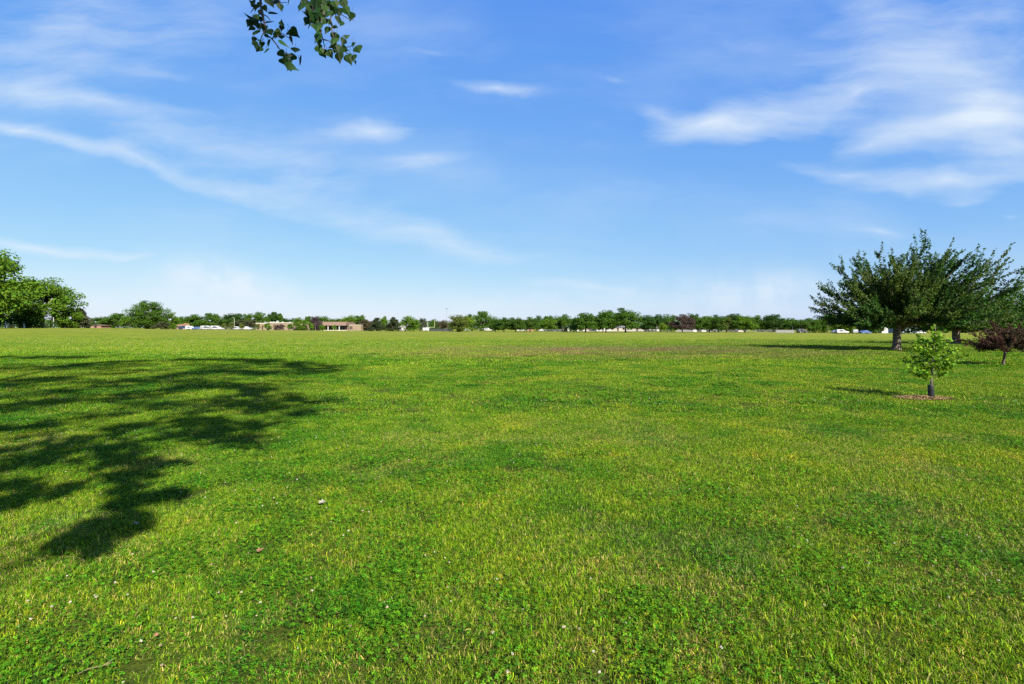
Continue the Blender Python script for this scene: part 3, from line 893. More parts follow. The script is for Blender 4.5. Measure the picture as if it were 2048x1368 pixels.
def build_cottonwood():
    rng = np.random.default_rng(33)
    root = thing('cottonwood_tree', 'large tree whose limb of heart shaped leaves hangs in at the top of the photo', 'tree', (-4.2, -6, 0))
    O = np.array([-4.2, -6, 0.])
    wood = MB(); lf = MB()
    top = np.array([-4.0, -5.6, 14.])
    wood.tube([(0, 0, -.2), (0, 0, .3), (.05, .1, 3), (.2, .3, 8), tuple(top - O), (.6, .9, 20)], [.95, .72, .55, .42, .25, .08], 12)
    L = np.array(TO_SUN)
    hx = math.hypot(L[0], L[1])
    C = []; lim = []
    for pts, w, dn in SHADE:
        G = np.array([list(gnd(*p)) for p in pts])
        seg = np.linalg.norm(G[1:] - G[:-1], axis=1); ln = seg.sum()
        n = int(ln * w * 2 * 180 * dn) + 130
        cum = np.concatenate([[0], np.cumsum(seg)]) / ln
        t = rng.random(n)
        P = np.stack([np.interp(t, cum, G[:, k]) for k in range(3)], 1)
        P[:, :2] += rng.normal(size=(n, 2)) * w * .64
        # break the stroke into sprigs
        cl = fbm(P[:, 0] * 1.7 / max(w, .3), P[:, 1] * 1.7 / max(w, .3), 101, 4)
        keep = rng.random(n) < np.clip((cl - .36) * 4.6, .05, 1)
        P = P[keep]; n = len(P); t = t[keep]
        back = 1.6 + np.clip(P[:, 1] * .28, .2, 8) + fbm(P[:, 0] * .5, P[:, 1] * .5, 55, 2) * 4 * np.clip(P[:, 1] / 12, .15, 1) + rng.random(n) * .5
        s = (P[:, 1] + back) / (-L[1])
        Q = P + L[None] * s[:, None]
        C.append(Q)
        # a limb from the trunk to the middle of this group of leaves, and thinner ones along it
        o = np.argsort(t); Qs = Q[o]
        nn = max(2, int(ln / 2.2))
        for ch in np.array_split(Qs, nn):
            if len(ch) > 12: lim.append(ch.mean(0))
    C = np.concatenate(C)
    n = len(C)
    cols = jitter_cols(n, rng, (.040, .09, .012), .3, .15)
    leaf_quads(lf, C - O, .12 + .10 * rng.random(n), rng, cols, up=.3, aspect=.95)
    for e in lim:
        h = np.clip(e[2] * .62, 2.8, 13)
        st = np.array([-4.2 + h * .02, -6 + h * .03, h])
        P = bez(st, st * .45 + e * .55 + np.array([0, -1.0, -.06 * e[2] - .3]), e, 7)
        r0 = .014 + .0011 * np.linalg.norm(e - st)
        wood.tube((P - O).tolist(), list(np.linspace(r0, .008, 7)), 5, cap=False)
    # the limb that reaches over the viewer
    wood.tube([tuple(np.array(p) - O) for p in [(-4.1, -5.8, 4.8), (-3.6, -4.2, 5.6), (-2.5, -1.9, 6.0), (-1.3, .3, 5.7), (-.75, 1.9, 5.0), (-1.05, 2.9, 4.5)]], [.12, .09, .07, .05, .03, .012], 8)
    wood.obj('trunk', M['bark'], root, True)
    lf.obj('crown', M['leaf'], root)

    def pt(zx, zy, D):
        px = 480 + zx / 7.877; py = zy / 7.877
        return np.array([gx(px, D), D, gz(py, D)])
    for spray, twigs, D0, anchor in ((LEFT_SPRAY, TWIGS_L, 3.05, (-1.05, 2.9, 4.5)), (RIGHT_SPRAY, TWIGS_R, 2.85, (-.75, 1.9, 5.0))):
        mb = MB(); tw = MB()
        Cs = []; T = []; Sz = []; N = []
        for (x, y, s, a) in spray:
            D = D0 + rng.normal() * .16
            Cs.append(pt(x, y, D))
            a = math.radians(a)
            T.append((math.cos(a), rng.normal() * .35, -math.sin(a)))
            Sz.append(s / 7.877 / FOC * D * 1.28)
            N.append((rng.normal() * .65, -1.0, rng.normal() * .65 + .25))
        Cs = np.array(Cs); T = unit(np.array(T)); N = unit(np.array(N)); Sz = np.array(Sz)
        N = unit(N - T * np.sum(N * T, axis=1, keepdims=True)); B = np.cross(N, T)
        S = np.array(DELTA)
        V = Cs[:, None, :] + (T[:, None, :] * S[None, :, 0:1] + B[:, None, :] * S[None, :, 1:2] - N[:, None, :] * S[None, :, 2:3] * 1.6) * Sz[:, None, None]
        F = []
        K = len(DELTA)
        for i in range(len(Cs)):
            for j in range(1, K - 1): F.append((i * K, i * K + j, i * K + j + 1))
        cols = jitter_cols(len(Cs), rng, (.012, .036, .005), .4, .12)
        mb.add(V.reshape(-1, 3) - O, F, np.repeat(cols, K, axis=0))
        for i, line in enumerate(twigs):
            P = [pt(x, y, D0 + .03 * math.sin(k * 1.7 + i)) for k, (x, y) in enumerate(line)]
            if i == 0:
                P = [np.array(anchor)] + P
            elif line[0][1] < -200:
                P = [pt(line[0][0] * .5 + twigs[0][0][0] * .5, -420, D0)] + P
            P = [tuple(p - O) for p in P]
            tw.tube(P, list(np.linspace(.008 if i == 0 else .0042, .0017, len(P))), 5)
        for i in range(len(Cs)):          # petioles
            a = Cs[i] - T[i] * Sz[i] * .38
            tw.tube([tuple(a - O), tuple(a - T[i] * Sz[i] * .28 + np.array([0, 0, .012]) - O)], .0011, 4)
        lv = mb.obj('foliage', M['leaf_hang'], root)
        tw.obj('twig', M['bark_dark'], lv)


build_cottonwood()

# ------------------------------------------------------------------ small things lying in the grass
def litter():
    rng = np.random.default_rng(8)

    def dead(px, py, s, col, label, rz):
        p = gnd(px, py)
        mb = MB()
        K = np.array(LOBED)
        mb.add(np.stack([K[:, 0] * s, K[:, 1] * s, .006 + np.abs(K[:, 1]) * s * .55 + K[:, 0] ** 2 * s * .4], 1), [(0, j, j + 1) for j in range(1, len(K) - 1)], jitter_cols(len(K), rng, col, .15, .05))
        o = mb.obj('dead_leaf', M['leaf_dull'])
        o.location = (p.x, p.y, .035); o.rotation_euler = (.25, -.2, rz)
        tag(o, label, 'dead leaf', 'dead leaves lying on the lawn')
    dead(520, 1112, 0.051, (.20, .11, .06), 'rusty brown dead leaf on sunlit grass right of the lowest shadow patch', 1.0)
    dead(645, 1014, 0.069, (.30, .26, .20), 'pale curled dead leaf lying on grass right of the tree shade', .3)
    dead(312, 1285, 0.030, (.30, .16, .08), 'small orange dead leaf near the bottom left of the lawn', 2.0)
    dead(270, 1057, 0.051, (.22, .19, .17), 'greyish dead leaf lying inside the lowest patch of shade', 2.6)
    p = gnd(190, 1352)
    mb = MB()
    mb.tube([(-.06, -.03, .02), (-.02, -.012, .034), (.03, .02, .03), (.065, .034, .036)], [.0014, .002, .0018, .001], 6, (.20, .15, .09))
    mb.tube([(.03, .028, .03), (.05, .05, .04)], [.002, .001], 5, (.24, .19, .12))
    o = mb.obj('dry_twig', M['leaf_dull']); o.location = (p.x, p.y, .01)
    tag(o, 'straw coloured dry twig lying at the bottom left of the lawn', 'twig')
    for px, py, rz, lb in ((388, 669.4, .3, 'small dark bird standing far out on the field, leftmost of the three'), (409, 668.6, 2.2, 'small dark bird standing far out on the field, between the other two'), (455, 671.5, 1.2, 'small dark bird standing far out on the field, rightmost of the three')):
        D = 128 if py < 671 else 118
        x = gx(px, D)
        root = thing('bird', lb, 'bird', (x, D, tz(x, D) - .01), rz, 'dark birds on the far field')
        body = bpy.data.meshes.get('bird_body')
        if body is None:
            mb = MB()
            mb.tube([(-.24, 0, .12), (-.14, 0, .15), (-.06, 0, .17), (.04, 0, .20), (.10, 0, .25), (.13, 0, .31), (.17, 0, .33), (.24, 0, .32)], [.02, .035, .07, .075, .05, .038, .034, .006], 8)
            for s in (-1, 1):
                mb.tube([(0, .03 * s, .15), (.01, .03 * s, .07), (.0, .03 * s, .0), (.05, .03 * s, .0)], [.014, .008, .007, .006], 5)
            body = mb.mesh('bird_body', plain('bird_feather', (.02, .02, .024), .5))
        link('body', body, root)


litter()

# ------------------------------------------------------------------ trees around the field: unit meshes (1 wide, 1 high), shared by copies
HUES = {
    'mid': (0.0528, 0.1110, 0.0108), 'bright': (0.0780, 0.1500, 0.0108), 'dark': (0.0300, 0.0690, 0.0108), 'deep': (0.0468, 0.0960, 0.0108), 'pale': (0.0960, 0.1440, 0.0420),
    'olive': (0.0570, 0.0630, 0.0270), 'darkolive': (0.0330, 0.0450, 0.0180), 'brown': (0.0720, 0.0600, 0.0312), 'purple': (0.0510, 0.0348, 0.0372), 'plum': (0.0690, 0.0480, 0.0396), 'lime': (0.1080, 0.1740, 0.0144), 'olivegreen': (0.0810, 0.1050, 0.0180), 'grey': (0.0570, 0.0690, 0.0420)}
TREE_CACHE = {}


def crown_unit(kind, seed):
    rng = np.random.default_rng(seed)
    K = dict(round=(36, 95, .06, .044), spread=(56, 105, .17, .040), upright=(34, 90, .06, .044), oak=(84, 120, .04, .030), pine=(70, 80, .02, .046), dome=(26, 60, .0, .06), young=(20, 34, .26, .10))[kind]
    nc, nl, zb, ls = K
    C = []; O = []
    for i in range(nc):
        d = unit(rng.normal(size=(1, 3)))[0]
        rc = .105 + .06 * rng.random()
        if kind in ('round', 'oak'):
            r = .55 + .42 * rng.random() ** .7
            p = np.array([d[0] * .5 * r, d[1] * .5 * r, zb + (1 - zb) * (.5 + d[2] * .5 * r)])
            if kind == 'oak': rc = .075 + .06 * rng.random()
            w = 1 - .35 * max(0, (p[2] - .62) / .38)
            p[:2] *= w
        elif kind == 'spread':
            u = rng.random()
            h = abs(d[2]) ** .8
            r = .6 + .36 * rng.random()
            p = np.array([d[0] * .52 * r, d[1] * .52 * r, zb + .12 + (1 - zb - .14) * h * (.62 + .35 * rng.random())])
            if u < .3: p[2] = zb + .06 + .15 * rng.random()
        elif kind == 'upright':
            t = rng.random() ** .8
            ww = .5 * math.sin(math.pi * (.16 + .76 * t)) ** .7
            a = rng.random() * 6.28
            r = ww * (.35 + .6 * rng.random())
            p = np.array([math.cos(a) * r, math.sin(a) * r, zb + .08 + (.92 - zb) * t])
            rc *= .9
        elif kind == 'pine':
            t = rng.random() ** 1.25
            lay = math.floor(t * 6) / 6
            a = rng.random() * 6.28
            ww = .46 * (1 - t ** 1.7) + .07
            r = ww * (.25 + .75 * rng.random())
            p = np.array([math.cos(a) * r, math.sin(a) * r, zb + .06 + .86 * t - .1 * r])
            rc = .085 + .06 * (1 - t)
        elif kind == 'dome':
            r = .55 + .4 * rng.random()
            p = np.array([d[0] * .5 * r, d[1] * .5 * r, .06 + .82 * abs(d[2]) * r])
        else:
            t = rng.random()
            ww = .42 * math.sin(math.pi * (.2 + .72 * t))
            a = rng.random() * 6.28
            p = np.array([math.cos(a) * ww * .7, math.sin(a) * ww * .7, zb + .08 + .6 * t])
            rc = .13
        n = nl
        q = unit(rng.normal(size=(n, 3))) * (rc * rng.random((n, 1)) ** .45) * np.array([[1.15, 1.15, .85]])
        C.append(p + q); O.append(q / rc + np.array([[0, 0, .35]]))
    C = np.concatenate(C); O = np.concatenate(O)
    r = np.hypot(C[:, 0], C[:, 1])
    C[:, :2] *= .5 / np.percentile(r, 95)
    lo = np.percentile(C[:, 2], 1); hi = np.percentile(C[:, 2], 98.5)
    z0 = zb * (1.05 if kind == 'spread' else .6)
    C[:, 2] = z0 + (C[:, 2] - lo) / (hi - lo) * (.985 - z0)
    C[:, 2] = np.clip(C[:, 2], .012, 1.04)
    return C, O, ls, rng


def tree_parts(kind, hue, seed, bark, bare):
    key = (kind, hue, seed, bark, bare)
    if key in TREE_CACHE: return TREE_CACHE[key]
    C, O, ls, rng = crown_unit(kind, 100 + seed)
    n = len(C)
    cols = jitter_cols(n, rng, HUES[hue], .30, .16)
    mb = MB()
    leaf_quads(mb, C, ls * (.7 + .7 * rng.random(n)), rng, cols, outward=O * .9, aspect=.75)
    # inner foliage closes most of the crown
    zc = C[:, 2].mean()
    m = int(n * .30)
    D = C[rng.integers(0, n, m)] * np.array([[.6, .6, 1]]); D[:, 2] = zc + (D[:, 2] - zc) * .72
    leaf_quads(mb, D, ls * 1.7 * (.7 + .6 * rng.random(m)), rng, jitter_cols(m, rng, HUES[hue], .25, .12), aspect=.8)
    crown = mb.mesh('crown', M['leaf_dull'] if hue in ('olive', 'darkolive', 'brown', 'purple', 'plum', 'grey') else M['leaf'])
    tb = MB()
    zt = dict(round=.30, spread=.36, upright=.34, oak=.34, pine=.30, dome=.14, young=.42)[kind] + bare
    r = dict(round=.020, spread=.024, upright=.022, oak=.026, pine=.022, dome=.03, young=.03)[kind]
    tb.tube([(0, 0, -.03), (0, 0, .03), (.01, 0, zt * .5), (.0, .01, zt)], [r * 1.6, r * 1.15, r, r * .9], 8)
    for k in range(5):
        a = k * 1.2566 + seed; h = zt * (.72 + .07 * k)
        e = (math.cos(a) * .26, math.sin(a) * .26, min(h + .26, .86))
        tb.tube([(0, 0, h), (e[0] * .45, e[1] * .45, h + .13), e], [r * .7, r * .5, r * .2], 6)
    tb.tube([(0, .01, zt), (.01, 0, zt + .25), (0, .0, min(.9, zt + .45))], [r * .8, r * .5, r * .15], 6)
    TREE_CACHE[key] = (crown, tb.mesh('trunk', M[bark], True))
    return TREE_CACHE[key]


NAMES = dict(round='leafy_tree', spread='shade_tree', upright='tall_tree', oak='broad_tree', pine='pine_tree', dome='round_shrub', young='young_tree')


def far_tree(px, w, top, D, kind, hue, label, group=None, bark='bark', seed=None, bare=0.0, depth=None, base=None):
    x = gx(px, D); zb = tz(x, D) if base is None else base
    H = gz(top, D) - zb; W = w * (1.15 if kind == 'spread' else .95 if kind == 'oak' and w > 60 else 1.42 if group in (BACK, RB) else 1.15 if group == MIDR else 1.25 if group == SCH else 1.04) / FOC * D
    if seed is None: seed = int(px * 7 + top) % 4
    c, t = tree_parts(kind, hue, seed, bark, bare)
    cat = 'shrub' if kind == 'dome' else 'pine tree' if kind == 'pine' else 'young tree' if kind == 'young' else 'tree'
    root = thing(NAMES[kind], label, cat, (x, D, zb), (px * .37) % 6.28, group, (W, W if depth is None else depth, H))
    link('crown', c, root)
    link('trunk', t, root)
    return root


FARL = 'trees along the left end of the field'
SCH = 'trees around the tan school'
MIDR = 'trees behind the middle of the field'
ROW = 'row of shade trees at the far edge of the field'
BACK = 'trees rising behind the far row'
RB = 'trees at the right end of the field'
YNG = 'young trees in front of the school'
far_tree(-38, 172, 502, 170, 'oak', 'bright', 'tallest leafy tree at left, mostly cut off by the left edge', FARL, seed=1)
far_tree(22, 84, 583, 196, 'round', 'dark', 'dark green tree between the edge tree and the broad pale trunked tree', FARL, seed=2)
far_tree(84, 128, 559, 205, 'oak', 'bright', 'broad domed bright green tree with a pale grey trunk at left', FARL, 'bark_pale', seed=0, bare=.14)
far_tree(134, 50, 615, 211, 'round', 'bright', 'low bright green tree tucked under the right side of the broad domed tree', FARL, seed=1)
far_tree(158, 44, 618, 216, 'pine', 'olive', 'dull olive conical tree beside the low brown brick house', FARL, seed=1)
far_tree(206, 48, 634, 258, 'round', 'mid', 'low leafy tree directly above the low brown brick house', FARL, seed=3)
far_tree(236, 40, 627, 256, 'upright', 'mid', 'second leafy tree to the right of the low brown brick house', FARL, seed=2)
far_tree(258, 28, 631, 254, 'round', 'bright', 'small bright tree touching the left side of the big lobed oak', FARL, seed=0)
far_tree(297, 74, 604, 238, 'oak', 'mid', 'big lobed oak standing highest between the left trees and the school', FARL, seed=2)
far_tree(339, 34, 626, 246, 'round', 'bright', 'bright green tree on the right shoulder of the big lobed oak', FARL, seed=1)
far_tree(321, 34, 643, 229, 'dome', 'olive', 'brownish olive dome shaped shrub at the foot of the big lobed oak', None, seed=0)
far_tree(364, 32, 634, 270, 'round', 'mid', 'small tree rising behind the orange roofed house', FARL, seed=2)
far_tree(389, 44, 630, 268, 'spread', 'mid', 'flat topped tree behind the blue parked cars', FARL, seed=1)
far_tree(425, 42, 627, 272, 'upright', 'mid', 'pointed leafy tree behind the two white vans', FARL, seed=0)
far_tree(447, 20, 637, 335, 'round', 'pale', 'hazy pale tree far behind, left of the light pole', FARL, seed=1)
far_tree(467, 48, 628, 282, 'spread', 'dark', 'dark broad tree directly behind the light pole', SCH, seed=2)
far_tree(497, 24, 628, 286, 'upright', 'mid', 'narrow leafy tree left of the school, left one of the tall pair', SCH, seed=3)
far_tree(519, 28, 625, 290, 'upright', 'mid', 'tall ragged tree rising over the left end of the tan school', SCH, seed=1)
far_tree(478, 38, 641, 268, 'spread', 'olive', 'dull olive tree behind the white car near the light pole', SCH, seed=3)
far_tree(503, 30, 640, 266, 'spread', 'olive', 'dull olive tree against the left end wall of the school', SCH, seed=0)
far_tree(546, 36, 625, 318, 'pine', 'dark', 'dark pointed evergreen rising behind the school roof', SCH, seed=2)
far_tree(560, 22, 628, 320, 'pine', 'mid', 'green pointed evergreen right beside the darker one behind the school roof', SCH, seed=3)
far_tree(580, 30, 637, 318, 'round', 'dark', 'low dark tree peeping over the school roof right of the evergreens', SCH, seed=1)
far_tree(600, 26, 636, 247, 'round', 'bright', 'round bright green tree standing right in front of the school wall', SCH, seed=2)
far_tree(617, 18, 633, 318, 'upright', 'mid', 'slim tree behind the school between the round green tree and the purple tree', SCH, seed=0)
far_tree(631, 20, 633, 248, 'upright', 'purple', 'purple grey tree in front of the school beside the mansard roof', SCH, seed=3)
far_tree(646, 28, 633, 322, 'round', 'mid', 'tree behind the left end of the mansard roof', SCH, seed=3)
far_tree(672, 34, 638, 326, 'spread', 'mid', 'low tree line crown behind the middle of the mansard roof', SCH, seed=0)
far_tree(700, 34, 632, 322, 'round', 'bright', 'wide bright tree behind the right end of the mansard roof', SCH, seed=0)
far_tree(720, 24, 631, 322, 'upright', 'mid', 'pointed tree behind the low right wing of the school', SCH, seed=2)
far_tree(731, 28, 640, 262, 'spread', 'brown', 'brownish green tree in front of the white shed beside the school', SCH, seed=2)
far_tree(449, 11, 646, 247, 'young', 'olivegreen', 'young tree left of the light pole, leftmost of the young trees', YNG, seed=0)
far_tree(463, 11, 645, 247, 'young', 'olivegreen', 'young tree touching the left side of the light pole', YNG, seed=1)
far_tree(483, 10, 646, 246, 'young', 'olivegreen', 'young tree right of the light pole before the white car', YNG, seed=2)
far_tree(515, 10, 648, 250, 'young', 'olivegreen', 'young tree at the left corner of the tan school', YNG, seed=3)
far_tree(536, 14, 646, 249, 'young', 'bright', 'bushy young tree in front of the left part of the school', YNG, seed=0)
far_tree(580, 11, 648, 246, 'young', 'mid', 'small green tree left of the round bright tree before the school', YNG, seed=1)
far_tree(621, 13, 645, 245, 'young', 'bright', 'young bright tree between the round tree and the purple tree', YNG, seed=2)
far_tree(644, 13, 650, 243, 'round', 'bright', 'small rounded bush-like tree before the left end of the dark school entrance', YNG, seed=3)
far_tree(669, 9, 650, 244, 'young', 'bright', 'small young tree between the white columns of the school entrance', YNG, seed=3)
far_tree(553, 13, 649, 248, 'round', 'plum', 'small plum coloured tree before the pink tan school wall, left of two', 'plum coloured trees by the school', seed=1)
far_tree(563.5, 12, 648, 248, 'round', 'plum', 'small plum coloured tree before the pink tan school wall, right of two', 'plum coloured trees by the school', seed=2)
far_tree(753, 30, 636, 240, 'pine', 'darkolive', 'dark pine with wide low branches right of the white shed', MIDR, seed=0)
far_tree(769, 17, 633, 300, 'upright', 'bright', 'bright green tree showing between the two dark pines', MIDR, seed=1)
far_tree(787, 27, 635, 238, 'pine', 'darkolive', 'dark pine left of the round bright green tree', MIDR, seed=2)
far_tree(820, 34, 633, 238, 'round', 'bright', 'round full green tree touching the ground right of the dark pines', MIDR, seed=1)
far_tree(845, 20, 637, 264, 'upright', 'grey', 'grey green ragged tree behind the white trailer', MIDR, seed=3)
far_tree(870, 22, 639, 300, 'round', 'mid', 'green tree seen between the uprights of the goal post', MIDR, seed=2)
far_tree(886, 24, 641, 284, 'round', 'brown', 'brownish tree under the tall thin light mast', MIDR, seed=0)
far_tree(915, 40, 631, 229, 'round', 'olivegreen', 'olive brown green tree with short dark trunk right of the tall mast', MIDR, 'bark_dark', seed=3, bare=.03)
far_tree(934, 28, 632, 256, 'round', 'lime', 'yellow green tree overlapping the right side of the olive brown one', MIDR, seed=2)
far_tree(939, 20, 629, 296, 'upright', 'dark', 'dark green tree top just behind the yellow green tree', MIDR, seed=1)
far_tree(963, 38, 623, 282, 'upright', 'mid', 'tall wind swept tree standing highest left of the four tree row', MIDR, seed=0)
far_tree(988, 28, 634, 290, 'round', 'mid', 'small tree right of the tall wind swept tree', MIDR, seed=1)
far_tree(991, 24, 640, 238, 'spread', 'deep', 'first small shade tree at the left end of the far row', ROW, 'bark_dark', seed=0)
far_tree(1008, 32, 636, 233, 'spread', 'deep', 'second shade tree from the left end of the far row', ROW, 'bark_dark', seed=1)
far_tree(1031, 34, 636, 230, 'spread', 'deep', 'third shade tree from the left end of the far row', ROW, 'bark_dark', seed=2)
far_tree(1060, 36, 635, 238, 'spread', 'deep', 'shade tree above the small dark roofed shelter', ROW, 'bark_dark', seed=3)
far_tree(1077, 16, 632, 292, 'upright', 'dark', 'dark slim tree top directly right of the tree above the shelter', BACK, seed=1)
far_tree(1096, 24, 632, 292, 'upright', 'mid', 'tree top second right of the tree above the shelter', BACK, seed=2)
far_tree(1098, 28, 638, 264, 'round', 'bright', 'low bright tree in the gap between the shelter and the dark stubby bush', BACK, seed=3)
far_tree(1125, 32, 630, 276, 'round', 'mid', 'leafy tree rising behind the dark stubby bush', BACK, seed=0)
far_tree(1130, 14, 651, 236, 'dome', 'dark', 'dark stubby bush in front of the far row of trees', None, seed=1)
far_tree(1147, 18, 639, 256, 'round', 'mid', 'small tree squeezed between the dark stubby bush and the big row trees', BACK, seed=1)
far_tree(1153, 24, 637, 233, 'spread', 'deep', 'small shade tree left of the three big domed row trees', ROW, 'bark_dark', seed=2)
far_tree(1171, 46, 627, 228, 'spread', 'mid', 'leftmost and lowest of the three big domed row trees', ROW, 'bark_dark', seed=0)
far_tree(1192, 24, 633, 231, 'spread', 'deep', 'narrow dark shade tree between the first two big domed row trees', ROW, 'bark_dark', seed=1)
far_tree(1212, 42, 622, 227, 'spread', 'mid', 'middle one of the three big domed row trees', ROW, 'bark_dark', seed=2)
far_tree(1251, 56, 618, 226, 'spread', 'mid', 'rightmost and tallest of the three big domed row trees', ROW, 'bark_dark', seed=3)
far_tree(1290, 30, 631, 264, 'round', 'dark', 'dark dense tree immediately right of the tallest domed row tree', BACK, seed=3)
far_tree(1312, 32, 630, 268, 'round', 'dark', 'second dark dense tree right of the tallest domed row tree', BACK, seed=0)
far_tree(1335, 32, 630, 274, 'round', 'mid', 'leafy tree behind the left side of the purple brown tree', BACK, seed=1)
far_tree(1326, 13, 646, 250, 'round', 'lime', 'yellow green small tree left of the purple brown tree, left of two', BACK, seed=2)
far_tree(1348, 12, 647, 250, 'round', 'lime', 'yellow green small tree left of the purple brown tree, right of two', BACK, seed=0)
far_tree(1365, 42, 630, 228, 'spread', 'plum', 'purple brown domed tree with a black trunk in the far row', ROW, 'bark_dark', seed=1)
far_tree(1385, 24, 628, 290, 'upright', 'dark', 'dark tree top right behind the purple brown tree', BACK, seed=3)
far_tree(1402, 36, 634, 236, 'spread', 'mid', 'shade tree next to the right of the purple brown tree by the white shed', ROW, 'bark_dark', seed=0)
far_tree(1419, 32, 633, 240, 'spread', 'bright', 'bright shade tree second to the right of the purple brown tree', ROW, 'bark_dark', seed=2)
far_tree(1437, 34, 631, 233, 'spread', 'deep', 'darker shade tree third to the right of the purple brown tree', ROW, 'bark_dark', seed=3)
far_tree(1453, 28, 635, 232, 'spread', 'olivegreen', 'brownish green shade tree fourth to the right of the purple brown tree', ROW, 'bark_dark', seed=1)
far_tree(1470, 44, 629, 284, 'oak', 'dark', 'wide dark tree behind the right end of the shade tree row', BACK, seed=0)
far_tree(1490, 40, 633, 229, 'spread', 'bright', 'last bright shade tree at the right end of the far row', ROW, 'bark_dark', seed=2)
far_tree(1516, 34, 632, 270, 'round', 'mid', 'leafy tree above the left end of the grey fence', RB, seed=2)
far_tree(1547, 36, 630, 266, 'oak', 'dark', 'dark tall tree above the middle of the grey fence', RB, seed=1)
far_tree(1576, 34, 637, 264, 'round', 'mid', 'lower tree above the right end of the grey fence', RB, seed=3)
far_tree(1601, 28, 640, 233, 'round', 'deep', 'round tree over the dark parked car right of the fence', RB, seed=0)
far_tree(1621, 26, 637, 234, 'upright', 'mid', 'middle sized tree between the dark parked car and the tall bright tree', RB, seed=1)
far_tree(1638, 22, 637, 240, 'round', 'mid', 'tree directly left of the tall bright upright tree', RB, seed=2)
far_tree(1656, 26, 627, 234, 'upright', 'bright', 'tall bright upright tree left of the white parked cars', RB, seed=3)
far_tree(1684, 42, 630, 246, 'oak', 'dark', 'dark tree behind the white parked cars at right', RB, seed=2)
far_tree(1697, 22, 645, 222, 'round', 'lime', 'yellow green small tree between two groups of white parked cars', RB, seed=1)
far_tree(1726, 46, 638, 236, 'round', 'dark', 'dark tree under the left branches of the spiky maple', RB, seed=0)
far_tree(1752, 14, 650, 208, 'young', 'bright', 'young tree by the white gabled house behind the maple', RB, seed=2)
far_tree(1785, 56, 634, 258, 'oak', 'mid', 'tree behind the white gabled house, hidden partly by the maple crown', RB, seed=1)
far_tree(1846, 70, 636, 262, 'oak', 'mid', 'tree behind the blue grey house, seen under the maple crown', RB, seed=0)
far_tree(1925, 80, 634, 250, 'oak', 'dark', 'dark distant tree seen under the second maple near the right edge', RB, seed=2)
far_tree(2010, 90, 630, 240, 'oak', 'mid', 'distant tree behind the reddish tree at the right edge', RB, seed=1)


def treeline():
    rng = np.random.default_rng(91)
    mb = MB()
    px = np.concatenate([np.arange(-250, 2320, 9.0)])
    D = 430 + rng.random(len(px)) * 90
    C = []
    for p, d in zip(px, D):
        x = gx(p, d); zb = tz(x, d)
        h = (gz(641.5 - 3.5 * float(vnoise(np.array([p * .013]), np.array([3.1]), 4)[0]) + rng.normal() * 1.6, d) - zb)
        if 735 < p < 905 : h *= .82
        n = 150
        r = 5.2
        q = rng.normal(size=(n, 3)) * np.array([[r * .55, r * .5, .0]])
        q[:, 2] = h * (.04 + .93 * rng.random(n) ** .8 * np.clip(1 - (q[:, 0] / (r * 1.7)) ** 2, .25, 1))
        C.append(q + np.array([[x, d, zb]]))
    C = np.concatenate(C); n = len(C)
    cols = jitter_cols(n, rng, (.045, .088, .020), .3, .2)
    leaf_quads(mb, C, .9 + 1.1 * rng.random(n), rng, cols, aspect=.85, up=.2)
    o = mb.obj('distant_woods', M['leaf'])
    tag(o, 'continuous belt of distant green woods along the horizon', 'woods', kind='stuff')


treeline()

# ------------------------------------------------------------------ buildings, vehicles, fences
P = {}


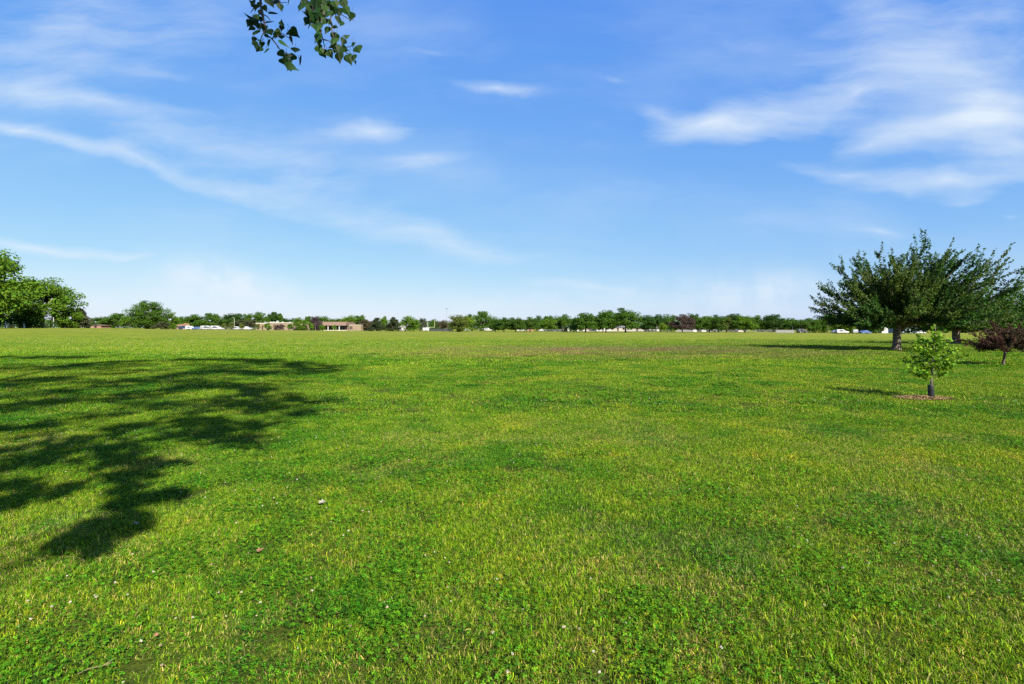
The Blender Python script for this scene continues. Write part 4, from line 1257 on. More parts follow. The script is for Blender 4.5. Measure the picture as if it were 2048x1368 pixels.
def mats():
    P['brick'] = plain('tan_brick', (.20, .152, .100), .9, var=.10, scale=1.5)
    P['mansard'] = plain('mansard_roof', (.150, .098, .070), .8, var=.12, scale=2)
    P['trim'] = plain('pale_trim', (0.4356, 0.3960, 0.3300), .7, var=.06)
    P['dark_glass'] = plain('dark_glazing', (0.0231, 0.0185, 0.0198), .15, var=.3, spec=.5)
    P['door'] = plain('entrance_door', (0.0396, 0.0231, 0.0198), .4)
    P['white'] = plain('white_paint', (0.3707, 0.3659, 0.3516), .6, var=.05)
    P['roofmetal'] = plain('roof_unit_metal', (0.2864, 0.2911, 0.2911), .5, var=.06)
    P['roof_brown'] = plain('brown_shingle', (0.1122, 0.0726, 0.0495), .9, var=.2)
    P['roof_orange'] = plain('orange_shingle', (0.2772, 0.1518, 0.0792), .9, var=.15)
    P['roof_grey'] = plain('grey_shingle', (0.1452, 0.1386, 0.1386), .9, var=.15)
    P['roof_dark'] = plain('dark_shingle', (0.0528, 0.0528, 0.0561), .9, var=.2)
    P['wall_brick'] = plain('brown_brick_wall', (0.2178, 0.1254, 0.0858), .9, var=.15)
    P['wall_peach'] = plain('peach_siding', (0.3168, 0.2218, 0.1584), .8, var=.06)
    P['wall_white'] = plain('white_siding', (0.3612, 0.3516, 0.3326), .7, var=.05)
    P['wall_pale'] = plain('pale_siding', (0.3168, 0.2746, 0.2323), .8, var=.06)
    P['wall_blue'] = plain('blue_grey_siding', (0.2244, 0.2838, 0.3564), .7, var=.06)
    P['fence_grey'] = plain('weathered_fence', (0.1782, 0.1716, 0.1650), .9, var=.25, scale=5)
    P['fence_dark'] = plain('dark_fence', (0.0297, 0.0330, 0.0396), .8, var=.3, scale=2)
    P['galv'] = plain('galvanised_steel', (0.2772, 0.2838, 0.2838), .45, metal=.5, var=.1)
    P['goal'] = plain('goal_post_paint', (0.4092, 0.4356, 0.2376), .5, var=.08)
    P['pole'] = plain('pole_paint', (0.3300, 0.3696, 0.2772), .5, var=.1)
    P['wood_post'] = plain('dark_wood_post', (0.0330, 0.0264, 0.0211), .9, var=.25, scale=6)
    P['yellow'] = plain('yellow_paint', (0.4752, 0.3432, 0.0528), .5, var=.06)
    P['tyre'] = plain('tyre_rubber', (0.0132, 0.0132, 0.0132), .9, var=.2)
    P['rim'] = plain('wheel_rim', (0.2970, 0.2970, 0.3036), .35, metal=.6)
    P['car_glass'] = plain('car_glass', (0.0165, 0.0198, 0.0231), .08, var=.2, spec=.6)
    P['lamp'] = plain('headlamp_glass', (0.4620, 0.4620, 0.4488), .2, var=.05)
    P['tail'] = plain('tail_lamp', (0.2310, 0.0132, 0.0132), .3)
    for n, c in (('white', (.36, .36, .36)), ('blue', (.045, .085, .20)), ('silver', (.42, .48, .56)), ('navy', (.03, .045, .10)), ('dark', (.03, .03, .035))):
        m = plain('car_paint_' + n, c, .25, var=.02, spec=.5)
        pr = [q for q in m.node_tree.nodes if q.type == 'BSDF_PRINCIPLED'][0]
        pr.inputs['Coat Weight'].default_value = .6
        P['car_' + n] = m


mats()


def put(name, label, cat, px, D, rz=0, group=None, dz=0):
    x = gx(px, D)
    return thing(name, label, cat, (x, D, tz(x, D) + dz), rz, group)


def face(D, px):      # turn of a facade square to the viewer
    return -math.atan2(px - 1024, 1024)


# ---- the school
def school():
    D = 255.0
    x0 = gx(512, D)
    root = thing('school_building', 'long low tan brick school with mansard roofed entrance and white columns', 'building', (x0, D, tz(x0, D) - .1), 0)
    s = D / FOC     # metres per pixel at that distance

    def X(px): return (px - 512) * s
    h1 = 13.6 * s + .2
    mb = MB(); mb.box(X(512), X(538), 0, 30, -.6, h1 - .3); mb.box(X(538) , X(638), -2.0, 30, -.6, h1)
    mb.obj('wall', P['brick'], root)
    mb = MB(); mb.box(X(511.6), X(537.9), -.15, 30.1, h1 - .298, h1 + .05); mb.box(X(537.8), X(638), -2.15, 30.1, h1 + .003, h1 + .28)
    mb.obj('coping', P['trim'], root)
    mb = MB(); mb.box(X(638) + .01, X(696), -.5, 30, -.6, h1 - 1.3)
    mb.obj('entrance_block', P['brick'], root)
    # mansard: sloping fascia over the recessed entrance
    z0 = h1 - 1.25; z1 = h1 + .35
    mb = MB(); xa, xb = X(637.5), X(697)
    V = [(xa, -4.6, z0), (xb, -4.6, z0), (xb, -3.4, z1), (xa, -3.4, z1), (xa, 12, z0), (xb, 12, z0), (xb, 11, z1), (xa, 11, z1)]
    mb.add(V, [(0, 1, 2, 3), (3, 2, 6, 7), (1, 5, 6, 2), (4, 0, 3, 7), (5, 4, 7, 6), (0, 4, 5, 1)])
    mb.obj('mansard_roof', P['mansard'], root)
    mb = MB(); mb.box(X(645), X(696), -1.0, 9, z1 + .004, z1 + .3)
    mb.obj('parapet', P['mansard'], root)
    g = MB(); g.box(X(640), X(695.6), -.62, -.502, .35, z0 - .02)
    gl = g.obj('glazing', P['dark_glass'], root)
    mb = MB()
    for px in np.arange(643, 695, 4.0): mb.box(X(px), X(px) + .12, -.70, -.622, .35, z0 - .03)
    mb.obj('mullions', P['door'], gl)
    for px in (662, 673, 684):
        mb = MB(); mb.box(X(px) - .24, X(px) + .24, -4.24, -3.76, -.5, .35); mb.box(X(px) - .17, X(px) + .17, -4.17, -3.83, .351, z0 - .01)
        mb.obj('column', P['white'], root)
    mb = MB(); mb.box(X(640), X(697), -4.6, -.51, -.5, .12); mb.obj('step', P['trim'], root)
    h2 = h1 - 1.1
    mb = MB(); mb.box(X(697.2), X(721), .6, 28, -.6, h2); mb.obj('wing', P['brick'], root)
    mb = MB(); mb.box(X(697.2), X(721.3), .45, 28.1, h2 + .003, h2 + .22); mb.obj('wing_coping', P['trim'], root)
    for a, b in ((699, 701.5), (702.5, 704)):
        mb = MB(); mb.box(X(a), X(b), .52, .598, .2, h2 - .5); w = mb.obj('window', P['dark_glass'], root)
        mb = MB(); mb.box(X(a) - .08, X(b) + .08, .49, .597, .05, .198); mb.obj('sill', P['trim'], w)
    for a, w, h in ((545, .8, .75), (532, .7, .28), (537, 1.0, .30), (556, .5, .38), (577, .5, .28), (571, .4, .25), (521, .5, .28)):
        mb = MB(); mb.box(X(a), X(a) + w, 4, 5.4, h1 + .29, h1 + .29 + h); mb.box(X(a) + w * .2, X(a) + w * .8, 4.3, 5.1, h1 + .292 + h, h1 + .5 + h)
        mb.obj('roof_unit', P['roofmetal'], root)
    for a, b in ((524, 526), (605, 612), (614, 618)):
        mb = MB(); mb.box(X(a), X(b), (-.08 if a < 538 else -2.08), (-.003 if a < 538 else -2.003), .2, 2.4); mb.obj('door', P['door'], root)
    mb = MB(); mb.box(X(533), X(534.2), -.06, -.003, .2, 2.3); mb.obj('door', P['white'], root)


school()


def house(name, label, px, D, w, dep, hw, hr, wall, roof, rz=0.0, kind='gable', door=True, group='houses beyond the field', cat='house', nwin=2, ridge='x'):
    root = put(name, label, cat, px, D, rz, group, -.08)
    a = w / 2
    mb = MB()
    if kind == 'gable' and ridge == 'y':
        V = [(-a, 0, -.5), (a, 0, -.5), (a, dep, -.5), (-a, dep, -.5), (-a, 0, hw), (a, 0, hw), (a, dep, hw), (-a, dep, hw), (0, 0, hw + hr), (0, dep, hw + hr)]
        F = [(0, 1, 5, 8, 4), (3, 7, 9, 6, 2), (1, 2, 6, 5), (0, 4, 7, 3), (4, 8, 9, 7), (5, 6, 9, 8)]
        mb.add(V, F)
    elif kind == 'gable':
        V = [(-a, 0, -.5), (a, 0, -.5), (a, dep, -.5), (-a, dep, -.5), (-a, 0, hw), (a, 0, hw), (a, dep, hw), (-a, dep, hw), (-a, dep / 2, hw + hr), (a, dep / 2, hw + hr)]
        F = [(0, 1, 5, 4), (3, 7, 6, 2), (1, 2, 6, 9, 5), (0, 4, 8, 7, 3), (4, 5, 9, 8), (6, 7, 8, 9)]
        mb.add(V, F)
    else:
        mb.box(-a, a, 0, dep, -.5, hw)
    mb.obj('wall', P[wall], root)
    e = .45; t = .14
    mb = MB()
    if kind == 'gable' and ridge == 'y':
        for s in (-1, 1):
            k = hr / a
            V = [(s * (a + e), -e, hw - e * k + .02), (s * (a + e), dep + e, hw - e * k + .02), (0, dep + e, hw + hr + .02), (0, -e, hw + hr + .02)]
            V += [(x, y, z + t) for x, y, z in V]
            mb.add(V, [(0, 1, 2, 3), (7, 6, 5, 4), (0, 4, 5, 1), (1, 5, 6, 2), (2, 6, 7, 3), (3, 7, 4, 0)])
    elif kind == 'gable':
        k = hr / (dep / 2)
        for y0, y1 in ((-e, dep / 2), (dep + e, dep / 2)):
            V = [(-a - e, y0, hw - e * k + .02), (a + e, y0, hw - e * k + .02), (a + e, y1, hw + hr + .02), (-a - e, y1, hw + hr + .02)]
            V += [(x, y, z + t) for x, y, z in V]
            mb.add(V, [(0, 1, 2, 3), (7, 6, 5, 4), (0, 4, 5, 1), (1, 5, 6, 2), (2, 6, 7, 3), (3, 7, 4, 0)])
    elif kind == 'hip':
        i = min(dep, w) / 2
        V = [(-a - e, -e, hw + .01), (a + e, -e, hw + .01), (a + e, dep + e, hw + .01), (-a - e, dep + e, hw + .01), (-a + i, dep / 2, hw + hr), (a - i, dep / 2, hw + hr)]
        mb.add(V, [(0, 1, 5, 4), (1, 2, 5), (2, 3, 4, 5), (3, 0, 4), (3, 2, 1, 0)])
    else:
        mb.box(-a - .15, a + .15, -.15, dep + .15, hw + .003, hw + .25)
    mb.obj('roof', P[roof], root)
    xs = np.linspace(-a * .62, a * .62, nwin + (1 if door else 0))
    for i, x in enumerate(xs):
        if door and i == len(xs) // 2:
            m2 = MB(); m2.box(x - .5, x + .5, -.06, -.003, 0, 2.05); d = m2.obj('door', P['door'], root)
            m2 = MB(); m2.box(x + .32, x + .40, -.12, -.062, .95, 1.05); m2.obj('handle', P['galv'], d)
        else:
            m2 = MB(); m2.box(x - .6, x + .6, -.05, -.003, 1.0, min(2.1, hw - .3)); wv = m2.obj('window', P['dark_glass'], root)
            m2 = MB(); m2.box(x - .7, x + .7, -.10, -.052, .88, .98); m2.obj('sill', P['trim'], wv)
    return root


house('brick_house', 'low brown brick house with a hipped roof at the left tree line', 191, 246, 5.0, 7, 1.2, .7, 'wall_brick', 'roof_brown', .1, 'hip', group=None)
house('orange_house', 'small peach house with an orange roof left of the blue parked cars', 355, 260, 5.4, 7, 1.7, 1.3, 'wall_peach', 'roof_orange', -.5, 'gable', group=None, nwin=1)
house('white_shed', 'white flat roofed shed directly right of the school', 731, 268, 5.6, 5, 3.2, .3, 'wall_white', 'roof_grey', 0, 'flat', group=None, cat='shed', nwin=1)
house('white_house', 'white house showing between the dark pine and the round green tree', 806, 285, 5.0, 8, 2.4, 1.7, 'wall_white', 'roof_grey', .1, 'gable', ridge='y', group=None, nwin=1, door=False)
house('picnic_shelter', 'dark roofed small building under the shade tree left of the row', 1060, 290, 4.0, 4, 1.5, 1.0, 'wall_brick', 'roof_dark', 0, 'hip', group=None, cat='small building', nwin=1, door=False)
HR = 'pale houses behind the far row of trees'
house('pale_house', 'pale long house behind the low shade tree left of the three domed trees', 1141, 315, 10, 8, 2.1, .9, 'wall_white', 'roof_grey', 0, 'gable', group=HR)
house('pale_house', 'pinkish house seen between the first two big domed trees', 1180, 318, 9, 8, 2.1, .9, 'wall_pale', 'roof_brown', .05, 'hip', group=HR)
house('pale_house', 'white house seen under the middle domed tree', 1206, 312, 9, 8, 2.2, .9, 'wall_white', 'roof_grey', -.05, 'gable', group=HR)
house('pale_house', 'pinkish house seen under the tallest domed tree', 1236, 316, 11, 8, 2.3, .9, 'wall_pale', 'roof_grey', 0, 'gable', group=HR)
house('pale_house', 'pale house right of the tallest domed tree trunk', 1274, 318, 12, 8, 1.9, .8, 'wall_pale', 'roof_brown', 0, 'hip', group=HR)
house('pale_house', 'low pale house under the dark dense trees', 1312, 320, 9, 8, 1.8, .8, 'wall_white', 'roof_grey', .1, 'gable', group=HR)
house('white_shed', 'small white gabled shed beside the purple brown tree', 1388, 262, 2.9, 3, 1.6, .9, 'wall_white', 'roof_grey', .1, 'gable', ridge='y', group=None, cat='shed', nwin=0)
house('white_shed', 'white low building between the purple brown tree and the next trunks', 1409, 268, 4.5, 4, 1.5, .6, 'wall_white', 'roof_grey', 0, 'gable', group=None, cat='shed', nwin=1)
house('pale_shed', 'pale pink shed between the trunks of the brownish shade trees', 1441, 285, 2.4, 3, 2.2, .6, 'wall_pale', 'roof_grey', .1, 'gable', ridge='y', group=None, cat='shed', nwin=0)
house('grey_shed', 'grey pointed roof shed beside the trunk of the last bright shade tree', 1482, 262, 3.0, 3, .7, 1.3, 'wall_pale', 'roof_grey', .1, 'gable', ridge='y', group=None, cat='shed', nwin=0, door=False)
house('gabled_house', 'white gabled house left of the spiky maple trunk', 1770, 232, 3.2, 7, 2.3, 1.5, 'wall_white', 'roof_dark', .15, 'gable', ridge='y', group=None, nwin=1, door=False)
house('blue_house', 'blue grey house directly behind the spiky maple trunk', 1812, 238, 9.5, 8, 2.2, 1.6, 'wall_blue', 'roof_grey', .0, 'gable', group=None, nwin=3)
house('blue_house', 'blue grey low house under the left branches of the spiky maple', 1728, 240, 7.0, 7, 1.9, 1.1, 'wall_blue', 'roof_dark', .0, 'hip', group=None, nwin=2)


# ---- vehicles
CARS = {}


def car_proto(kind):
    """unit meshes for a car facing +x, about 4.5 m long"""
    if kind in CARS: return CARS[kind]
    prof = dict(sedan=[(-2.25, .35), (-2.25, .78), (-2.1, .92), (-1.45, .98), (-.75, 1.42), (.45, 1.44), (1.15, 1.0), (1.95, .88), (2.22, .70), (2.25, .35)],
                van=[(-2.45, .35), (-2.5, 1.0), (-2.4, 1.95), (-2.2, 2.02), (.9, 2.02), (1.6, 1.25), (2.3, 1.05), (2.45, .75), (2.45, .35)],
                suv=[(-2.3, .4), (-2.33, 1.0), (-2.1, 1.68), (-1.8, 1.74), (.3, 1.72), (1.0, 1.12), (2.1, 1.0), (2.3, .8), (2.3, .4)],
                pickup=[(-2.7, .45), (-2.7, 1.0), (-.75, 1.02), (-.7, 1.05), (-.55, 1.75), (.6, 1.76), (1.3, 1.12), (2.4, 1.02), (2.6, .8), (2.6, .45)])[kind]
    wid = .92
    n = len(prof)
    mb = MB()
    V = []; F = []
    for k, (y, inset) in enumerate(((-wid, 0), (-wid + .02, 0), (wid - .02, 0), (wid, 0))):
        for (x, z) in prof:
            tz_ = max(0, (z - .95)) * .20
            V.append((x, y - math.copysign(tz_, y), z))
    for k in range(3):
        for i in range(n):
            j = (i + 1) % n
            F.append((k * n + i, k * n + j, (k + 1) * n + j, (k + 1) * n + i))
    F.append(tuple(range(n))[::-1]); F.append(tuple(3 * n + i for i in range(n)))
    mb.add(V, F)
    body = mb.mesh('car_body')
    g = MB()
    top = max(z for x, z in prof)
    xs = [x for x, z in prof if z > 1.3]
    xa, xb = min(xs), max(xs)
    for s in (-1, 1):
        yb = s * (wid - .02 + .012); yt = s * (wid - (top - .95) * .2 + .012)
        for a, b_ in ((xa + .05, (xa + xb) / 2 - .06), ((xa + xb) / 2 + .04, xb - .02)):
            V = [(a - .22, yb, .98), (b_ + (.25 if b_ > 0 else 0), yb, .98), (b_, yt, top - .10), (a, yt, top - .10)]
            V += [(x, y - s * .01, z) for x, y, z in V]
            g.add(V, [(0, 1, 2, 3), (7, 6, 5, 4), (0, 4, 5, 1), (1, 5, 6, 2), (2, 6, 7, 3), (3, 7, 4, 0)])
    glass = g.mesh('car_window', P['car_glass'])
    w = MB()
    R = .34
    prof_w = [(.0, -.11), (R * .6, -.11), (R * .92, -.10), (R, -.06), (R, .06), (R * .92, .10), (R * .6, .11), (0, .11)]
    V = []; F = []; S = 16
    for (r, y) in prof_w:
        for k in range(S): V.append((r * math.cos(k * 6.2832 / S), y, r * math.sin(k * 6.2832 / S)))
    for i in range(len(prof_w) - 1):
        for k in range(S): F.append((i * S + k, i * S + (k + 1) % S, (i + 1) * S + (k + 1) % S, (i + 1) * S + k))
    w.add(V, F)
    wheel = w.mesh('car_wheel', P['tyre'], True)
    r_ = MB()
    for s in (-1, 1): r_.tube([(0, s * .112, 0), (0, s * .125, 0)], [.21, .17], 12)
    rim = r_.mesh('car_rim', P['rim'])
    h = MB(); h.box(-.03, .03, -.16, .16, -.07, .07); hl = h.mesh('car_lamp', P['lamp'])
    h = MB(); h.box(-.03, .03, -.13, .13, -.08, .08); tl = h.mesh('car_tail', P['tail'])
    wb = 1.4 if kind != 'pickup' else 1.6
    CARS[kind] = (body, glass, wheel, rim, hl, tl, wb, prof[0][0], prof[-1][0])
    return CARS[kind]


PAINTED = {}


def car(kind, paint, px, D, rz, label, group='vehicles parked beyond the field'):
    body, glass, wheel, rim, hl, tl, wb, xr, xf = car_proto(kind)
    if (kind, paint) not in PAINTED:
        me = body.copy(); me.materials.append(P['car_' + paint]); PAINTED[(kind, paint)] = me
    cat = dict(sedan='car', van='van', suv='car', pickup='pickup truck')[kind]
    root = put('parked_' + dict(sedan='car', van='van', suv='suv', pickup='pickup')[kind], label, cat, px, D, rz, group, .0)
    link('body', PAINTED[(kind, paint)], root)
    link('windows', glass, root)
    for sx in (-1, 1):
        for sy in (-1, 1):
            o = link('wheel', wheel, root); o.location = (sx * wb, sy * .80, .34)
            link('rim', rim, o)
    for s in (-1, 1):
        o = link('headlight', hl, root); o.location = (xf + .005, s * .62, .72)
        o = link('tail_light', tl, root); o.location = (xr - .005, s * .66, .84)


car('suv', 'navy', 369, 256, .3, 'dark navy car beside the orange roofed house')
car('suv', 'silver', 382, 256, 0, 'blue silver car right of the dark navy one')
car('sedan', 'blue', 395, 255, .1, 'blue car left of the tall white van')
car('van', 'white', 412, 252, 1.15, 'tall white van beside the blue car')
car('van', 'white', 431, 252, 1.0, 'white van left of the first young tree')
car('sedan', 'white', 441, 252, .1, 'white car directly left of the first young tree')
car('suv', 'white', 475, 254, .05, 'white car between the light pole and the next young tree')
car('pickup', 'white', 493, 252, .1, 'white pickup truck near the left end of the school')
car('sedan', 'white', 934, 285, .1, 'white car under the yellow green tree right of the mast')
car('pickup', 'white', 966, 284, 0, 'white pickup truck under the tall wind swept tree')
car('suv', 'white', 976, 283, .2, 'white car just right of the pickup under the wind swept tree')
car('sedan', 'white', 1042, 284, .05, 'white car left of the dark roofed small building')
car('sedan', 'white', 1085, 286, .05, 'white car right of the dark roofed small building')
car('sedan', 'silver', 1110, 286, .05, 'silver car left of the dark stubby bush')
car('sedan', 'dark', 1425, 250, .05, 'dark car between the trunks of the bright shade trees')
car('suv', 'dark', 1605, 226, .05, 'dark car parked under the round tree right of the grey fence')
car('sedan', 'white', 1674, 212, .1, 'white car left in the pair right of the tall bright tree', 'white cars at the right end')
car('suv', 'white', 1684, 210, -.1, 'white car right in the pair right of the tall bright tree', 'white cars at the right end')
car('suv', 'white', 1710, 214, 1.1, 'white car right of the small yellow green tree')
car('sedan', 'blue', 1730, 208, .1, 'blue car before the low blue grey house')
car('sedan', 'white', 1838, 204, .1, 'white car right of the spiky maple trunk')


# ---- fences, posts, poles
def post_fence(label, px0, px1, D, h, step, kind, mat, cat='fence', group=None):
    x0, x1 = gx(px0, D), gx(px1, D)
    name = 'chain_link_fence' if kind == 'chain' else 'board_fence'
    xm = (x0 + x1) / 2
    root = thing(name, label, cat, (xm, D, tz(xm, D)), 0, group)
    n = max(2, int(round((x1 - x0) / step)) + 1)
    xs = np.linspace(x0, x1, n)
    if n <= 60:
        for x in xs:
            mb = MB(); zb = tz(x, D) - tz(xm, D)
            mb.tube([(x - xm, 0, zb - .2), (x - xm, 0, zb + h + .06)], .045 if kind == 'chain' else .07, 8)
            mb.obj('post', P[mat], root)
    mb = MB()
    fx = np.linspace(x0, x1, 60)
    if kind == 'chain':
        line = [(x - xm, 0, tz(x, D) - tz(xm, D)) for x in fx]
        r = MB()
        r.tube([(x, y, z + h) for x, y, z in line], .03, 6)
        r.obj('top_rail', P[mat], root)
        for k in range(int((x1 - x0) / .42)):
            xa = x0 + k * .42
            for s in (-1, 1):
                xb = min(max(xa + s * h, x0), x1)
                hb = abs(xb - xa)
                za = tz(xa, D) - tz(xm, D)
                mb.tube([(xa - xm, s * .006, za + .04), (xb - xm, s * .006, za + .04 + hb)], .009, 3, cap=False)
        mb.obj('wire_mesh', P[mat], root)
    else:
        k = 0
        x = x0
        rng = np.random.default_rng(int(px0))
        while x < x1:
            zb = tz(x, D) - tz(xm, D)
            mb.box(x - xm, x - xm + .14, -.09, -.07, zb + .03, zb + h * (1 - .03 * rng.random()))
            x += .152
        mb.obj('boards', P[mat], root)


post_fence('chain link fence in front of the parked vans left of the school', 398, 512, 246, 1.25, 3.0, 'chain', 'galv')
post_fence('dark solid fence behind the goal post', 858, 905, 264, 1.3, 2.5, 'board', 'fence_dark')
post_fence('chain link fence behind the row of domed shade trees', 1080, 1345, 258, 1.1, 3.2, 'chain', 'galv')
post_fence('chain link fence behind the trees right of the purple brown tree', 1395, 1506, 254, 1.1, 3.2, 'chain', 'galv')
post_fence('grey weathered board fence under the trees at right', 1552, 1588, 226, 1.3, 2.4, 'board', 'fence_grey')
post_fence('dull wire fence left of the grey board fence', 1507, 1551, 232, 1.2, 2.6, 'chain', 'galv')
post_fence('brown board fence behind the purple brown tree', 1352, 1386, 256, 1.2, 2.4, 'board', 'fence_grey')


def pole(name, label, px, D, top, r, mat, head=None, cat='pole', group=None):
    root = put(name, label, cat, px, D, 0, group, -.1)
    x = gx(px, D)
    h = gz(top, D) - tz(x, D)
    mb = MB(); mb.tube([(0, 0, -.3), (0, 0, h * .5), (0, 0, h)], [r * 1.25, r, r * .7], 8)
    mb.obj('shaft', P[mat], root)
    if head == 'arm':
        mb = MB(); mb.tube([(0, 0, h - .05), (-.5, 0, h + .05), (-1.1, 0, h + .05)], .05, 6); mb.obj('arm', P[mat], root)
        mb = MB(); mb.box(-1.5, -.7, -.16, .16, h - .06, h + .0); mb.obj('lamp_head', P['galv'], root)
    if head == 'flood':
        mb = MB(); mb.box(-1.3, 1.3, -.1, .1, h - .1, h + .06); bar = mb.obj('crossarm', P[mat], root)
        for i in range(4):
            m2 = MB(); m2.tube([(-1.05 + i * .7, -.15, h + .30), (-1.05 + i * .7, -.5, h + .15)], [.12, .27], 8); m2.obj('floodlight', P['galv'], bar)
    return root


pole('light_pole', 'pale green light pole among the young trees left of the school', 468.5, 249, 635, .10, 'pole', 'arm', 'light pole')
pole('light_mast', 'tall thin floodlight mast rising above the brownish tree', 893.5, 420, 617.5, .16, 'galv', 'flood', 'light mast')
WP = 'dark wooden posts in front of the shelter'
pole('wooden_post', 'dark wooden post before the small dark roofed building, left of two', 1048.5, 216, 656, .10, 'wood_post', None, 'post', WP)
pole('wooden_post', 'taller dark wooden post before the small dark roofed building, right of two', 1053.5, 210, 656, .10, 'wood_post', None, 'post', WP)
pole('utility_pole', 'thin pale pole at the left end of the grey board fence', 1554, 232, 655, .07, 'galv', None, 'pole')
pole('utility_pole', 'thin pale pole at the right end of the grey board fence', 1585, 232, 653, .07, 'galv', None, 'pole')
pole('white_post', 'white post under the left edge trees, left of two close together', 11, 188, 642, .20, 'white', None, 'post', 'white posts under the left trees')
pole('white_post', 'white post under the left edge trees, right of two close together', 16, 186, 645, .17, 'white', None, 'post', 'white posts under the left trees')
pole('white_post', 'short white post standing alone under the dark left tree', 48, 186, 647, .24, 'white', None, 'post')
pole('pale_trunk_post', 'pale upright pole near the trunk of the broad domed tree', 107, 200, 634, .13, 'white', None, 'pole')


def misc():
    # goal post: two uprights and a crossbar on a gooseneck
    D = 256; root = put('goal_post', 'pale green football goal post with two uprights and a crossbar', 'goal post', 862.5, D, 1.08, None)
    zc = gz(654.5, D) - tz(gx(862, D), D)
    zt = gz(640.5, D) - tz(gx(862, D), D)
    for s in (-1, 1):
        mb = MB(); mb.tube([(s * 2.8, 0, zc), (s * 2.8, 0, zt)], .075, 8); mb.obj('upright', P['goal'], root)
    mb = MB(); mb.tube([(-2.88, 0, zc), (2.88, 0, zc)], .085, 8); mb.obj('crossbar', P['goal'], root)
    mb = MB(); mb.tube([(0, 1.6, -.3), (0, 1.6, zc * .55), (0, 1.2, zc * .92), (0, .086, zc)], .09, 8); mb.obj('gooseneck', P['goal'], root)
    # white trailer
    root = put('white_trailer', 'white box trailer beside the goal post', 'trailer', 852, 252, 0, None)
    mb = MB(); mb.box(-1.45, 1.45, -.9, .9, .42, 1.75); mb.obj('body', P['white'], root)
    mb = MB(); mb.box(-1.47, 1.47, -.92, .92, 1.753, 1.82); mb.obj('roof', P['roofmetal'], root)
    for s in (-1, 1):
        mb = MB(); mb.tube([(.1, s * .80, .30), (.1, s * .98, .30)], .30, 14); w = mb.obj('wheel', P['tyre'], root)
        mb = MB(); mb.tube([(.1, s * .982, .30), (.1, s * 1.0, .30)], .17, 12); mb.obj('rim', P['rim'], w)
    mb = MB(); mb.tube([(-1.45, 0, .45), (-2.3, 0, .42)], .05, 6); mb.obj('drawbar', P['galv'], root)
    # yellow box under the left trees
    root = put('yellow_play_box', 'yellow low box shaped object on the grass under the left trees', 'play equipment', 25, 188, .2, None)
    mb = MB(); mb.box(-.55, .55, -.4, .4, .12, .95); mb.obj('body', P['yellow'], root)
    mb = MB()
    V = [(-.65, -.5, .953), (.65, -.5, .953), (.65, .5, .953), (-.65, .5, .953), (-.5, 0, 1.25), (.5, 0, 1.25)]
    mb.add(V, [(0, 1, 5, 4), (1, 2, 5), (2, 3, 4, 5), (3, 0, 4), (3, 2, 1, 0)]); mb.obj('roof', P['roof_orange'], root)
    for sx in (-1, 1):
        for sy in (-1, 1):
            mb = MB(); mb.tube([(sx * .48, sy * .33, -.1), (sx * .48, sy * .33, .12)], .05, 6); mb.obj('leg', P['wood_post'], root)


misc()

# ---- a street behind the far row
def street():
    mb = MB()
    xs = np.linspace(gx(1035, 300), gx(1560, 300), 60)
    V = []; F = []
    for x in xs:
        for y in (294, 303):
            V.append((x, y, tz(x, y) + .06))
    for i in range(len(xs) - 1): F.append((2 * i, 2 * i + 2, 2 * i + 3, 2 * i + 1))
    mb.add(V, F)
    o = mb.obj('street', plain('pale_concrete', (.27, .235, .21), .9, var=.08, scale=.4)); o['kind'] = 'structure'
    mb = MB()
    V = []; F = []
    xs = np.linspace(gx(500, 250), gx(760, 250), 60)
    for x in xs:
        for y in (244.5, 247):
            V.append((x, y, tz(x, y) + .05))
    for i in range(len(xs) - 1): F.append((2 * i, 2 * i + 2, 2 * i + 3, 2 * i + 1))
    mb.add(V, F)
    o = mb.obj('path', plain('pale_path', (.26, .235, .2), .9, var=.08, scale=.4)); o['kind'] = 'structure'


street()
